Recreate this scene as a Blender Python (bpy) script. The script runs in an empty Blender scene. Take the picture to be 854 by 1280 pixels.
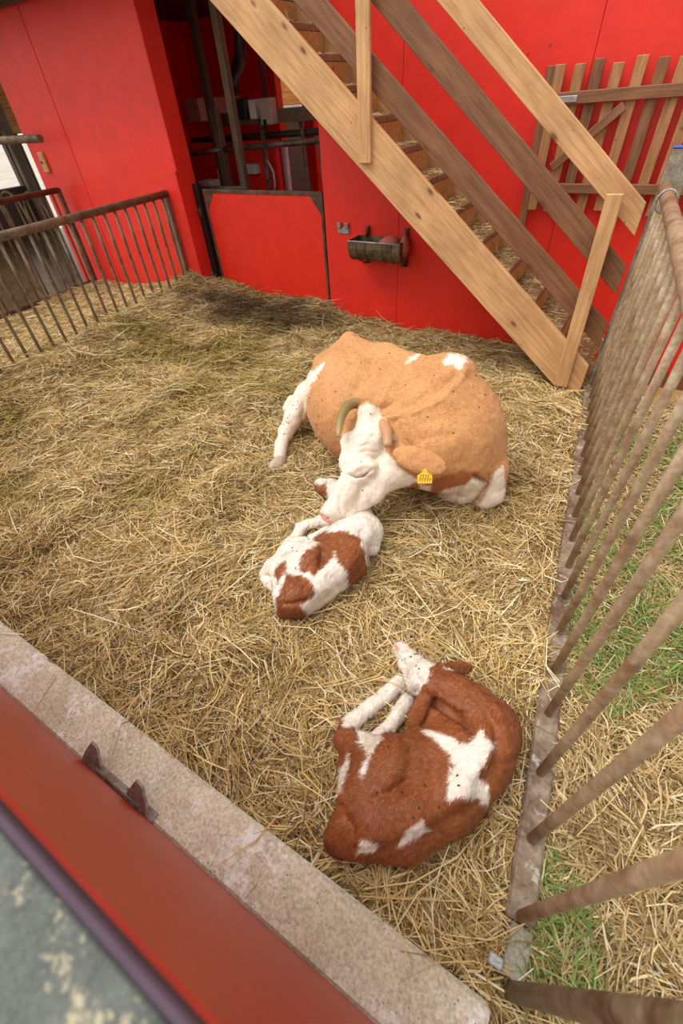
import bpy, bmesh, math, random
import numpy as np
from mathutils import Vector, Matrix
from mathutils.bvhtree import BVHTree

random.seed(7)
rng = np.random.default_rng(7)
scene = bpy.context.scene
C = scene.collection

# ------------------------------------------------------------------ camera
CAM_H = 1.9
F_PX = 542.13
R = np.array([[0.8566, 0.3194, -0.4052], [0.5125, -0.6155, 0.5986], [-0.0587, -0.7206, -0.6909]])
_u, _s, _v = np.linalg.svd(R); R = _u @ _v
cam_d = bpy.data.cameras.new('camera')
cam = bpy.data.objects.new('camera', cam_d); C.objects.link(cam)
cam_d.sensor_fit = 'VERTICAL'; cam_d.sensor_height = 36.0; cam_d.sensor_width = 24.0
cam_d.lens = F_PX / 1280 * 36.0
cam_d.clip_start = 0.02; cam_d.clip_end = 200
cam.matrix_world = Matrix(((R[0,0], -R[0,1], -R[0,2], 0), (R[1,0], -R[1,1], -R[1,2], 0), (R[2,0], -R[2,1], -R[2,2], CAM_H), (0,0,0,1)))
cam_d.dof.use_dof = True
cam_d.dof.focus_distance = 2.3
cam_d.dof.aperture_fstop = 2.2
scene.camera = cam

# ------------------------------------------------------------------ light: overcast daylight
world = bpy.data.worlds.new('world'); scene.world = world; world.use_nodes = True
bg = world.node_tree.nodes['Background']
bg.inputs[0].default_value = (1.0, 0.98, 0.95, 1); bg.inputs[1].default_value = 0.75
sun_d = bpy.data.lights.new('open_sky_daylight_offscreen', 'SUN'); sun = bpy.data.objects.new('open_sky_daylight_offscreen', sun_d); C.objects.link(sun)
sun_d.energy = 2.2; sun_d.angle = math.radians(40); sun_d.color = (1.0, 0.97, 0.92)
sun.rotation_euler = Vector((0.46, 0.36, -1.0)).to_track_quat('-Z', 'Y').to_euler()
scene.view_settings.view_transform = 'Standard'
scene.view_settings.look = 'None'
scene.view_settings.exposure = 0.55
scene.view_settings.gamma = 1.0
scene.view_settings.use_curve_mapping = False

# ------------------------------------------------------------------ pixel helpers (direction from pixel, distance from a known plane)
ORG = np.array([0, 0, CAM_H])
def ray(x, y): return R @ np.array([x-427., y-640., F_PX])
def gp(x, y, p0, n):
    r = ray(x, y); n = np.array(n, float); return ORG + r*(((np.array(p0)-ORG)@n)/(r@n))
def gz(x, y, z=0.): return gp(x, y, (0, 0, z), (0, 0, 1))
def gy(x, y, Y): return gp(x, y, (0, Y, 0), (0, 1, 0))
def proj(P):
    c = (np.asarray(P)-ORG) @ R
    return np.stack([427+F_PX*c[..., 0]/c[..., 2], 640+F_PX*c[..., 1]/c[..., 2]], -1)

# ------------------------------------------------------------------ materials
def srgb(r, g, b):
    f = lambda c: (c/255/12.92) if c/255 <= .04045 else ((c/255+.055)/1.055)**2.4
    return (f(r), f(g), f(b), 1)
def mat(name):
    m = bpy.data.materials.new(name); m.use_nodes = True
    nt = m.node_tree; b = nt.nodes['Principled BSDF']
    return m, nt, b
def N(nt, t, **kw):
    n = nt.nodes.new(t)
    for k, v in kw.items():
        if k in n.inputs.keys(): n.inputs[k].default_value = v
        else: setattr(n, k, v)
    return n
def coords(nt, scale=(1,1,1), kind='Object'):
    tc = N(nt, 'ShaderNodeTexCoord'); mp = N(nt, 'ShaderNodeMapping'); mp.inputs['Scale'].default_value = scale
    nt.links.new(tc.outputs[kind], mp.inputs[0]); return mp.outputs[0]
def ramp(nt, fac, stops):
    r = N(nt, 'ShaderNodeValToRGB'); el = r.color_ramp.elements
    while len(el) < len(stops): el.new(0.5)
    for e, (p, c) in zip(el, stops): e.position = p; e.color = c
    nt.links.new(fac, r.inputs[0]); return r.outputs[0]
def mix(nt, fac, a, b, mode='MIX'):
    n = N(nt, 'ShaderNodeMix', data_type='RGBA', blend_type=mode)
    for s, v in ((n.inputs[0], fac), (n.inputs[6], a), (n.inputs[7], b)):
        if hasattr(v, 'is_linked'): nt.links.new(v, s)
        else: s.default_value = v
    return n.outputs[2]
def noise(nt, vec, scale, detail=4, rough=.55, dist=0):
    n = N(nt, 'ShaderNodeTexNoise'); n.inputs['Scale'].default_value = scale; n.inputs['Detail'].default_value = detail
    n.inputs['Roughness'].default_value = rough; n.inputs['Distortion'].default_value = dist
    nt.links.new(vec, n.inputs['Vector']); return n.outputs[0]
def bump(nt, b, h, strength=.3, dist=.01):
    n = N(nt, 'ShaderNodeBump'); n.inputs['Strength'].default_value = strength; n.inputs['Distance'].default_value = dist
    nt.links.new(h, n.inputs['Height']); nt.links.new(n.outputs[0], b.inputs['Normal'])

def m_paint(name, base, dirt, rough=.45, dirt_amt=.5, specks=True, sc=1.0):
    m, nt, b = mat(name); v = coords(nt)
    n1 = noise(nt, v, 1.1*sc, 5, .6)
    f1 = ramp(nt, n1, [(.48, (0,0,0,1)), (.85, (dirt_amt,)*3+(1,))])
    col = mix(nt, f1, base, dirt)
    n3 = noise(nt, v, 7*sc, 6, .7)
    f3 = ramp(nt, n3, [(.3, (.86,.86,.86,1)), (.7, (1.06,1.06,1.06,1))])
    col = mix(nt, 1.0, col, f3, 'MULTIPLY')
    if specks:
        vo = N(nt, 'ShaderNodeTexVoronoi'); vo.inputs['Scale'].default_value = 9*sc; nt.links.new(v, vo.inputs['Vector'])
        sp = ramp(nt, vo.outputs['Distance'], [(.045, (.75,)*3+(1,)), (.09, (0,0,0,1))])
        n2 = noise(nt, v, 2.3*sc, 2)
        gate = ramp(nt, n2, [(.5, (0,0,0,1)), (.58, (1,1,1,1))])
        sg = mix(nt, 1.0, sp, gate, 'MULTIPLY')
        col = mix(nt, sg, col, srgb(60, 30, 20))
    nt.links.new(col, b.inputs['Base Color']); b.inputs['Roughness'].default_value = rough
    bump(nt, b, n3, .06, .01)
    return m
def m_wood(name, light, dark, grain=(2, 30, 30), rough=.65, knots=True):
    m, nt, b = mat(name); v = coords(nt, grain)
    n1 = noise(nt, v, 1.6, 6, .6, .6)
    col = ramp(nt, n1, [(.3, dark), (.62, light)])
    v2 = coords(nt, (1, 1, 1)); n2 = noise(nt, v2, 3.0, 3)
    col = mix(nt, 1.0, col, ramp(nt, n2, [(.3, (.78,.76,.74,1)), (.7, (1.08,1.06,1.04,1))]), 'MULTIPLY')
    if knots:
        vo = N(nt, 'ShaderNodeTexVoronoi'); vo.inputs['Scale'].default_value = 1.0; nt.links.new(coords(nt, (3.0, 7.0, 7.0)), vo.inputs['Vector'])
        k = ramp(nt, vo.outputs['Distance'], [(.05, (.85,)*3+(1,)), (.14, (0,0,0,1))])
        col = mix(nt, k, col, srgb(95, 55, 30))
        vo2 = N(nt, 'ShaderNodeTexVoronoi'); vo2.inputs['Scale'].default_value = 16; nt.links.new(v2, vo2.inputs['Vector'])
        k2 = ramp(nt, vo2.outputs['Distance'], [(.06, (.7,)*3+(1,)), (.12, (0,0,0,1))])
        g2 = ramp(nt, noise(nt, v2, 2.1, 2), [(.5, (0,0,0,1)), (.6, (1,1,1,1))])
        col = mix(nt, mix(nt, 1.0, k2, g2, 'MULTIPLY'), col, srgb(80, 45, 25))
    nt.links.new(col, b.inputs['Base Color']); b.inputs['Roughness'].default_value = rough
    bump(nt, b, n1, .12, .006)
    return m
def m_metal(name, base, rust, amt=.5, rough=.55, metallic=.25, sc=1.0, third=None):
    m, nt, b = mat(name); v = coords(nt)
    n1 = noise(nt, v, 9*sc, 6, .65, .4)
    col = ramp(nt, n1, [(amt-.12, rust), (amt+.12, base)])
    n2 = noise(nt, v, 60*sc, 3)
    col = mix(nt, 1.0, col, ramp(nt, n2, [(.3, (.7,.7,.7,1)), (.7, (1.15,1.15,1.15,1))]), 'MULTIPLY')
    if third:
        col = mix(nt, ramp(nt, noise(nt, v, 22*sc, 4), [(.6, (0,0,0,1)), (.68, (.8,.8,.8,1))]), col, third)
    nt.links.new(col, b.inputs['Base Color']); b.inputs['Roughness'].default_value = rough; b.inputs['Metallic'].default_value = metallic
    bump(nt, b, n1, .15, .004)
    return m
def m_concrete(name, a, c, white=None, dark=None, sc=1.0, rough=.85):
    m, nt, b = mat(name); v = coords(nt)
    n1 = noise(nt, v, 2.2*sc, 7, .65)
    col = ramp(nt, n1, [(.3, c), (.68, a)])
    n2 = noise(nt, v, 55*sc, 4, .7)
    col = mix(nt, 1.0, col, ramp(nt, n2, [(.32, (.62,.6,.57,1)), (.6, (1.08,1.08,1.08,1))]), 'MULTIPLY')
    if white:
        n4 = mix(nt, .5, noise(nt, v, 3.1*sc, 2), noise(nt, v, 24*sc, 5, .7))
        col = mix(nt, ramp(nt, n4, [(.54, (0,0,0,1)), (.62, (.9,.9,.9,1))]), col, white)
    vo = N(nt, 'ShaderNodeTexVoronoi'); vo.inputs['Scale'].default_value = 38*sc; nt.links.new(v, vo.inputs['Vector'])
    k = ramp(nt, vo.outputs['Distance'], [(.10, (.8,)*3+(1,)), (.2, (0,0,0,1))])
    g = ramp(nt, noise(nt, v, 5*sc, 3), [(.5, (0,0,0,1)), (.6, (1,1,1,1))])
    col = mix(nt, mix(nt, 1.0, k, g, 'MULTIPLY'), col, dark or srgb(70, 55, 45))
    nt.links.new(col, b.inputs['Base Color']); b.inputs['Roughness'].default_value = rough
    bump(nt, b, n2, .35, .006)
    return m
def m_plain(name, c, rough=.6, metallic=0., sc=12, var=.12):
    m, nt, b = mat(name); v = coords(nt); n1 = noise(nt, v, sc, 4)
    col = mix(nt, 1.0, c, ramp(nt, n1, [(.3, (1-var,)*3+(1,)), (.7, (1+var,)*3+(1,))]), 'MULTIPLY')
    nt.links.new(col, b.inputs['Base Color']); b.inputs['Roughness'].default_value = rough; b.inputs['Metallic'].default_value = metallic
    return m
def m_attr(name, rough=.7, bump_s=None, spec=.3, sheen=0., trans=0.):
    m, nt, b = mat(name)
    a = N(nt, 'ShaderNodeVertexColor', layer_name='Col')
    col = a.outputs[0]
    if bump_s:
        sc, st, dist, stretch = bump_s
        v = coords(nt, stretch); n = noise(nt, v, sc, 5, .65, .8)
        col = mix(nt, 1.0, col, ramp(nt, n, [(.3, (.84,.82,.8,1)), (.65, (1.05,1.05,1.05,1))]), 'MULTIPLY')
        bump(nt, b, n, st, dist)
    nt.links.new(col, b.inputs['Base Color']); b.inputs['Roughness'].default_value = rough
    b.inputs['Specular IOR Level'].default_value = spec
    if sheen:
        b.inputs['Sheen Weight'].default_value = sheen; b.inputs['Sheen Roughness'].default_value = .5
    return m

M = {}
M['red'] = m_paint('red_wall_paint', srgb(234, 44, 26), srgb(206, 44, 32), .5, .45, sc=.8)
M['red_door'] = m_paint('red_door_paint', srgb(234, 44, 20), srgb(205, 50, 30), .45, .4, sc=1.2)
M['red_board'] = m_paint('red_brown_board', srgb(178, 50, 28), srgb(180, 76, 58), .42, .5, sc=2.2)
M['wood_light'] = m_wood('pale_pine', srgb(216, 172, 122), srgb(186, 136, 86))
M['wood_dark'] = m_wood('brown_pine', srgb(140, 96, 64), srgb(104, 64, 40))
M['wood_slat'] = m_wood('slat_pine', srgb(190, 138, 90), srgb(146, 96, 58), (30, 30, 2.5))
M['wood_slat_dark'] = m_wood('slat_pine_old', srgb(150, 102, 66), srgb(104, 66, 42), (30, 30, 2.5))
M['wood_rail'] = m_wood('rail_pine_old', srgb(142, 98, 64), srgb(104, 66, 42))
M['wood_tread'] = m_wood('dusty_tread', srgb(150, 122, 84), srgb(96, 70, 46))
M['wood_riser'] = m_wood('riser_pine', srgb(196, 144, 84), srgb(150, 100, 54))
M['wood_far'] = m_wood('far_boarding', srgb(214, 150, 70), srgb(176, 112, 46), (2, 2, 14), knots=False)
M['wood_grey'] = m_wood('grey_post_wood', srgb(116, 100, 78), srgb(76, 62, 46), (20, 20, 2), knots=False)
M['steel_left'] = m_metal('brown_grey_pipe', srgb(136, 120, 96), srgb(98, 76, 52), .48, .5, .2)
M['steel_rust'] = m_metal('rusty_pipe', srgb(172, 150, 120), srgb(142, 106, 74), .46, .6, .1, third=srgb(172, 158, 134))
M['steel_rail'] = m_metal('rusty_rail', srgb(150, 132, 112), srgb(104, 78, 60), .5, .55, .15, third=srgb(186, 176, 164))
M['steel_post'] = m_metal('galvanised_post', srgb(160, 152, 136), srgb(126, 112, 92), .46, .6, .15, sc=2)
M['steel_zinc'] = m_metal('zinc', srgb(176, 176, 176), srgb(140, 138, 134), .45, .45, .3, sc=2)
M['trough'] = m_metal('trough_steel', srgb(118, 104, 74), srgb(72, 58, 40), .5, .5, .3)
M['hinge'] = m_metal('weathered_hinge', srgb(162, 152, 142), srgb(122, 98, 84), .48, .6, .1, sc=3)
M['frame'] = m_metal('door_frame_steel', srgb(112, 88, 66), srgb(74, 52, 40), .5, .55, .2)
M['blue'] = m_plain('blue_cap_paint', srgb(60, 90, 170), .5)
M['kerb'] = m_concrete('kerb_concrete', srgb(230, 218, 196), srgb(194, 177, 152), white=srgb(240, 236, 232), sc=1.6)
M['ledge'] = m_concrete('ledge_concrete', srgb(122, 126, 118), srgb(74, 80, 78), white=srgb(176, 166, 140), sc=5)
M['ledge_edge'] = m_plain('ledge_edge_purple', srgb(72, 54, 68), .8)
M['floor'] = m_concrete('wet_floor', srgb(104, 82, 52), srgb(60, 46, 28), sc=.7, rough=.3)
M['soil'] = m_concrete('outdoor_ground', srgb(196, 190, 178), srgb(168, 160, 146), sc=.3)
M['salt'] = m_plain('salt_lick', srgb(176, 92, 80), .7, var=.2)
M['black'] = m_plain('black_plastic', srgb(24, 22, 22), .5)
M['box_grey'] = m_plain('grey_box', srgb(170, 158, 140), .55)
M['box_white'] = m_plain('pale_box', srgb(196, 200, 196), .5)
M['white_pipe'] = m_plain('white_pipe', srgb(205, 215, 225), .4)
M['pipe_dark'] = m_metal('dim_pipe', srgb(120, 112, 96), srgb(80, 66, 50), .5, .5, .3)
M['cable'] = m_plain('cable', srgb(50, 46, 44), .6)
M['dark_wood'] = m_plain('dark_brown_boarding', srgb(74, 54, 40), .7)
M['ceiling'] = m_plain('ceiling_boards', srgb(88, 60, 42), .8)
M['horn'] = m_attr('horn_keratin', .45)
M['hair_cow'] = m_attr('cow_coat', .62, (60, .16, .004, (1, 1, .5)), .25, .15)
M['hair_calf'] = m_attr('calf_coat', .5, (75, .38, .006, (1, .45, .8)), .4, .1)
M['hair_fine'] = m_attr('coat_hair_fine', .55, None, .3)
M['straw'] = m_attr('straw', .6, None, .25)
M['tag'] = m_plain('yellow_tag', srgb(226, 176, 26), .4)
M['tag_ink'] = m_plain('tag_ink', srgb(120, 84, 20), .5)
M['eye'] = m_plain('dark_eye', srgb(28, 18, 14), .15)
M['lash'] = m_plain('eye_lash', srgb(120, 90, 66), .7)
M['fly'] = m_plain('fly_black', srgb(26, 22, 20), .4)
def m_haybase():
    m, nt, b = mat('hay_base'); v = coords(nt)
    n1 = noise(nt, v, 3, 6, .6, .5); n2 = noise(nt, coords(nt, (1, 4, 1)), 40, 5, .7, 1.5)
    col = ramp(nt, n2, [(.3, srgb(140, 112, 66)), (.55, srgb(174, 144, 90)), (.75, srgb(202, 172, 116))])
    col = mix(nt, 1.0, col, ramp(nt, n1, [(.3, (.88,.88,.82,1)), (.65, (1,1,1,1))]), 'MULTIPLY')
    nt.links.new(col, b.inputs['Base Color']); b.inputs['Roughness'].default_value = .8
    bump(nt, b, n2, .6, .02); return m
M['haybase'] = m_haybase()

# ------------------------------------------------------------------ object helpers
def tag(o, label=None, cat=None, group=None, kind=None):
    if label: o['label'] = label
    if cat: o['category'] = cat
    if group: o['group'] = group
    if kind: o['kind'] = kind
    return o
def thing(name, label, cat, loc=(0,0,0), group=None, kind=None):
    o = bpy.data.objects.new(name, None); C.objects.link(o); o.location = loc; o.empty_display_size = .1
    return tag(o, label, cat, group, kind)
def link(name, me, m, parent=None, loc=None, world_verts=True):
    o = bpy.data.objects.new(name, me); C.objects.link(o)
    if m is not None and not me.materials: me.materials.append(m)
    if parent is not None:
        o.parent = parent
        if loc is not None: o.location = loc
        elif world_verts:
            p = parent; off = Vector((0,0,0))
            while p is not None: off += p.location; p = p.parent
            o.location = -off
    elif loc is not None: o.location = loc
    return o
def from_bm(name, bm, m, parent=None, loc=None, smooth=False):
    bmesh.ops.recalc_face_normals(bm, faces=bm.faces[:])
    me = bpy.data.meshes.new(name); bm.to_mesh(me); bm.free()
    if smooth:
        me.polygons.foreach_set('use_smooth', [True]*len(me.polygons))
    return link(name, me, m, parent, loc)
def add_box(bm, lo, hi, bev=0.0):
    r = bmesh.ops.create_cube(bm, size=1.0)['verts']
    for v in r:
        v.co = Vector([lo[i] + (v.co[i]+.5)*(hi[i]-lo[i]) for i in range(3)])
    if bev:
        es = list({e for v in r for e in v.link_edges})
        bmesh.ops.bevel(bm, geom=es, offset=bev, segments=1, affect='EDGES')
def box(name, lo, hi, m, parent=None, bev=0.004, loc=None):
    bm = bmesh.new(); add_box(bm, lo, hi, bev); return from_bm(name, bm, m, parent, loc)
def plank(name, a, b, w, t, m, parent=None, wdir=(0,0,1), bev=.004, cut=None):
    """board from a to b: width w along wdir (made perpendicular), thickness t"""
    a = Vector(a); b = Vector(b); u = (b-a); L = u.length; u.normalize()
    wd = Vector(wdir); wd = (wd-u*wd.dot(u)).normalized(); td = u.cross(wd)
    bm = bmesh.new(); add_box(bm, (0, -w/2, -t/2), (L, w/2, t/2), bev)
    mt = Matrix(((u[0], wd[0], td[0], a[0]), (u[1], wd[1], td[1], a[1]), (u[2], wd[2], td[2], a[2]), (0,0,0,1)))
    if cut:
        for v in bm.verts: v.co.x += v.co.y*cut
    # keep grain in local x: place by object matrix
    bmesh.ops.recalc_face_normals(bm, faces=bm.faces[:])
    me = bpy.data.meshes.new(name); bm.to_mesh(me); bm.free()
    o = link(name, me, m, None)
    if parent is not None:
        o.parent = parent
        p = parent; off = Vector((0,0,0))
        while p is not None: off += p.location; p = p.parent
        mt = Matrix.Translation(-off) @ mt
        o.matrix_local = mt
    else: o.matrix_world = mt
    return o
def tube_bm(bm, pts, r, n=12, caps=True):
    pts = [Vector(p) for p in pts]; rings = []
    rs = r if isinstance(r, (list, tuple)) else [r]*len(pts)
    up = None
    for i, p in enumerate(pts):
        d = (pts[min(i+1, len(pts)-1)]-pts[max(i-1, 0)]).normalized()
        if up is None: up = d.orthogonal().normalized()
        s = (up - d*up.dot(d)).normalized(); up = s; t = d.cross(s)
        rings.append([bm.verts.new(p+(s*math.cos(2*math.pi*k/n)+t*math.sin(2*math.pi*k/n))*rs[i]) for k in range(n)])
    for i in range(len(rings)-1):
        for k in range(n): bm.faces.new((rings[i][k], rings[i][(k+1)%n], rings[i+1][(k+1)%n], rings[i+1][k]))
    if caps: bm.faces.new(rings[0][::-1]); bm.faces.new(rings[-1])
def tube(name, pts, r, m, parent=None, n=12, smooth=True):
    bm = bmesh.new(); tube_bm(bm, pts, r, n); o = from_bm(name, bm, m, parent, smooth=False)
    if smooth:
        for p in o.data.polygons: p.use_smooth = len(p.vertices) == 4
    return o

# ------------------------------------------------------------------ the setting
YB = 4.594      # back wall plane
YL = 4.40       # left wall block front plane
XJ = -4.88      # right edge of the left block
XD = -3.02      # right edge of the door opening
fl = box('floor', (-12.66, -6, -.25), (6, 10.5, -.06), M['floor'], bev=0); tag(fl, kind='structure')
tag(box('ground_outside', (-120, -40, -.5), (60, 120, -.26), M['soil'], bev=0), kind='structure')

wb = box('wall_back', (XD, YB+.012, -.06), (1.6, YB+.15, 3.3), M['red'], bev=0); tag(wb, kind='structure')
seams = [XD, gy(498, 300, YB)[0], -.72, .5, 1.6]
for i in range(4):
    box('wall_panel', (seams[i]+.002, YB, -.06), (seams[i+1]-.002, YB+.011, 3.3), M['red'], wb, bev=.002)
wl = box('wall_left', (-7.62, YL+.012, -.06), (XJ, YB+.06, 2.90), M['red'], bev=0); tag(wl, kind='structure')
ls = [-7.62, -6.68, XJ]
lwall_off = [-.006, 0]
for i in range(2):
    box('wall_panel', (ls[i]+.001, YL+lwall_off[i], -.06), (ls[i+1]-.001, YL+.011, 2.90), M['red'], wl, bev=.002)
box('jamb_lining', (XJ, YL, -.06), (XJ+.012, YB+.06, 2.90), M['red'], wl, bev=.002)
tag(box('trim_1', (-5.10, YL-.035, -.03), (XJ+.02, YL-.001, gy(218, 214, YL)[2]), M['red'], bev=.004), kind='structure')
# ceiling under the loft the stairs lead to
ce = box('ceiling', (-12.4, 3.75, 2.90), (-3.25, 8.2, 3.05), M['ceiling'], bev=0); tag(ce, kind='structure')
for i in range(3):
    box('beam', (-12, 3.76+i*.22, 2.80), (-5.0, 3.84+i*.22, 2.90), M['ceiling'], ce)

# dark room behind the opening
tag(box('wall_room_back', (-9.2, 7.6, -.06), (-5.74, 7.75, 2.9), M['red'], bev=0), kind='structure')
tag(box('wall_room_right', (-2.4, YB+.15, -.06), (-2.25, 10.5, 2.9), M['red'], bev=0), kind='structure')
tag(box('wall_room_left', (-7.62, YB+.06, -.06), (-7.5, 7.6, 2.9), M['red'], bev=0), kind='structure')
wf = box('wall_room_far', (-9.0, 9.6, -.06), (-2.4, 9.75, 3.4), M['dark_wood'], bev=0); tag(wf, kind='structure')
for i in range(8):
    box('wall_board', (-9.0, 9.575, 1.84+i*.18), (-2.45, 9.6, 2.015+i*.18), M['wood_far'], wf, .004)
box('sill', (-9.0, 9.56, 1.74), (-2.45, 9.6, 1.83), M['box_white'], wf, .004)
tag(box('trim_2', (-5.27, 7.6, -.06), (-5.08, 7.75, 2.9), M['red'], bev=.005), kind='structure')
rp = box('wall_room_low', (-7.4, 5.95, -.06), (gy(345, 190, 5.95)[0], 6.03, gy(320, 176, 5.95)[2]), M['red'], bev=.004); tag(rp, kind='structure')

# half door
dz = 1.20
door = thing('door_1', 'red half door with steel edging below the dark opening', None, (-3.94, YB, 0), kind='structure')
dx0, dx1 = -4.74, XD-.015
box('door_panel', (dx0+.03, YB+.012, -.05), (dx1-.03, YB+.04, dz-.03), M['red_door'], door)
box('door_edge', (dx0, YB+.002, -.05), (dx0+.032, YB+.045, dz), M['frame'], door)
box('door_edge', (dx1-.032, YB+.002, -.05), (dx1, YB+.045, dz), M['frame'], door)
box('top_rail', (dx0+.033, YB+.002, dz-.035), (dx1-.033, YB+.045, dz), M['frame'], door)
for s, x in ((1, dx0+.03), (-1, dx1-.03)):
    bm = bmesh.new()
    vs = [bm.verts.new((x+dx*s, YB+.006, dz-.035+dzz)) for dx, dzz in ((0, 0), (.13, 0), (0, -.17))]
    f = bm.faces.new(vs); ex = bmesh.ops.extrude_face_region(bm, geom=[f])
    for v in ex['geom']:
        if isinstance(v, bmesh.types.BMVert): v.co.y += .006
    from_bm('corner_plate', bm, M['frame'], door)
# black strip added to draw the shaded gap between jamb and door, plus hinge
hp = box('gap_shade_strip', (XJ+.013, YB-.02, -.05), (XJ+.085, YB+.05, dz+.05), M['black'])
tag(hp, 'black strip added as the shaded gap between red jamb and half door', 'post')
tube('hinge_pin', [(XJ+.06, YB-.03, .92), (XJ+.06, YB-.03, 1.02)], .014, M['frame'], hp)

# ------------------------------------------------------------------ kerb, barrier panel, ledge
kerb = box('kerb', (-4.6, -.108, -.05), (.31, .092, .06), M['kerb'], bev=.012)
tag(kerb, 'pale worn concrete kerb along the edge of the hay pen', 'kerb')
panel = thing('feed_barrier', 'red brown feed barrier with grey ledge rising from the concrete kerb', 'barrier', (-1.5, -.12, .06))
box('board', (-4.6, -.145, .055), (.30, -.105, 1.315), M['red_board'], panel, bev=.004)
box('ledge', (-4.6, -.62, 1.313), (.30, -.123, 1.340), M['ledge'], panel, bev=.003)['label'] = 'grey dirty ledge'
box('edge_strip', (-4.6, -.122, 1.308), (.30, -.1105, 1.341), M['ledge_edge'], panel, bev=.003)['label'] = 'dull purple edge strip'
def outline(name, pts2, org, ux, uy, t, m, parent):
    """flat plate from 2D outline, thickness t"""
    ux = Vector(ux); uy = Vector(uy); n = ux.cross(uy); org = Vector(org); bm = bmesh.new()
    f = bm.faces.new([bm.verts.new(org+ux*a+uy*b) for a, b in pts2])
    ex = bmesh.ops.extrude_face_region(bm, geom=[f])
    for v in ex['geom']:
        if isinstance(v, bmesh.types.BMVert): v.co += n*t
    return from_bm(name, bm, m, parent)
ha = gz(104, 975, .06); hb = gz(170, 1030, .06)
hinge = box('bracket', (ha[0]-.03, -.1045, .056), (hb[0]+.05, -.072, .070), M['hinge'], panel, bev=.002); hinge['label'] = 'rusty grey steel bracket with two ears'
for x in (ha[0]+.0, hb[0]-.035):
    outline('ear', [(-.06, 0), (.055, 0), (.05, .04), (.01, .10), (-.025, .108), (-.05, .05)], (x, -.098, .064), (1, 0, 0), (0, .6, .8), .010, M['hinge'], hinge)
tube('pin', [(ha[0]+.03, -.09, .082), (hb[0]-.02, -.09, .082)], .009, M['hinge'], hinge, 10)

# ------------------------------------------------------------------ fences
FD = Vector((.0957, -.9954, 0)).normalized()          # fence direction, towards the camera
def lerp(a, b, t): return Vector(a)+(Vector(b)-Vector(a))*t
# right fence
fa = Vector(gz(738, 487)); fa.z = 0
def fr(Y): return fa + FD*((Y-fa.y)/FD.y)
fence = thing('bar_fence', 'tall rusty bar fence with grey end post beside the stairs', 'fence', fr(2.0))
p0, p1 = fr(3.86), fr(.30)
plank('bottom_rail', (p0.x, p0.y, .02), (p1.x, p1.y, .02), .075, .088, M['steel_rail'], fence, (0,0,1), .008)
q0, q1 = fr(3.99), fr(-.35)
tube('top_rail', [(q0.x, q0.y, 1.37), (q1.x, q1.y, 1.37)], .036, M['steel_rust'], fence, 16)
bm = bmesh.new(); tube_bm(bm, [(0,0,0), (0,0,.45), (0,0,.9), (0,0,1.36)], .0165, 12)
barme = bpy.data.meshes.new('bar'); bm.to_mesh(barme); bm.free(); barme.materials.append(M['steel_rust'])
for p in barme.polygons: p.use_smooth = len(p.vertices) == 4
ys = [.315, .525, .743, .975, 1.17, 1.375, 1.585] + [1.585+.205*k for k in range(1, 12)]
for Y in ys:
    p = fr(Y); o = link('bar', barme, None, fence, Vector((p.x, p.y, .015))-fence.location); o.rotation_euler = (0, 0, random.random()*6)
pp = fr(3.93)
post = plank('end_post', (pp.x+.035, pp.y, -.06), (pp.x+.035, pp.y, 1.56), .13, .055, M['steel_post'], fence, (1, 0, 0), .006)
box('post_cap', (pp.x-.03, pp.y-.03, 1.558), (pp.x+.10, pp.y+.03, 1.570), M['blue'], fence, .004)
# collar ring round the top rail
ring = []
pc = fr(3.55)
for k in range(17):
    a = 2*math.pi*k/16; ring.append((pc.x+.05*math.cos(a), pc.y, 1.355+.055*math.sin(a)))
tube('ring', ring, .008, M['steel_post'], fence, 8)
gpst = thing('gate_post', 'thick grey brown pipe post at the end of the kerb', 'post', (gz(632, 1237)[0], gz(632, 1237)[1], 0))
g0 = gz(634, 1237)
tube('post_pipe', [(g0[0]+.005, g0[1], -.05), (g0[0]+.005, g0[1], .7), (g0[0]+.005, g0[1], 1.42)], .023, M['steel_left'], gpst, 16)
box('hinge_plate', (g0[0]-.035, g0[1]+.02, .02), (g0[0]+.03, g0[1]+.15, .05), M['steel_post'], gpst, .004)
box('bolt_block', (g0[0]-.075, g0[1]+.02, .03), (g0[0]-.034, g0[1]+.05, .065), M['steel_zinc'], gpst, .004)

# left fence
la = Vector((-5.1, 4.40, 0))
def flp(Y, base=la): return base + FD*((Y-base.y)/FD.y)
lf = thing('bar_fence', 'low brown pipe fence half sunk in hay meeting the red wall', 'fence', flp(3))
a0, a1 = flp(4.38), flp(-.2)
tube('top_rail', [(a0.x, a0.y, 1.185), (a1.x, a1.y, 1.185)], .037, M['steel_left'], lf, 16)
bm = bmesh.new(); tube_bm(bm, [(0,0,0), (0,0,.4), (0,0,.8), (0,0,1.175)], .0155, 10)
bar2 = bpy.data.meshes.new('bar'); bm.to_mesh(bar2); bm.free(); bar2.materials.append(M['steel_left'])
for p in bar2.polygons: p.use_smooth = len(p.vertices) == 4
Y = 4.27; 
while Y > .2:
    p = flp(Y); link('bar', bar2, None, lf, Vector((p.x, p.y, 0))-lf.location); Y -= .1475
e = flp(4.355); box('end_bracket', (e.x-.03, e.y-.03, .02), (e.x+.02, e.y+.02, 1.21), M['steel_left'], lf)

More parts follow.
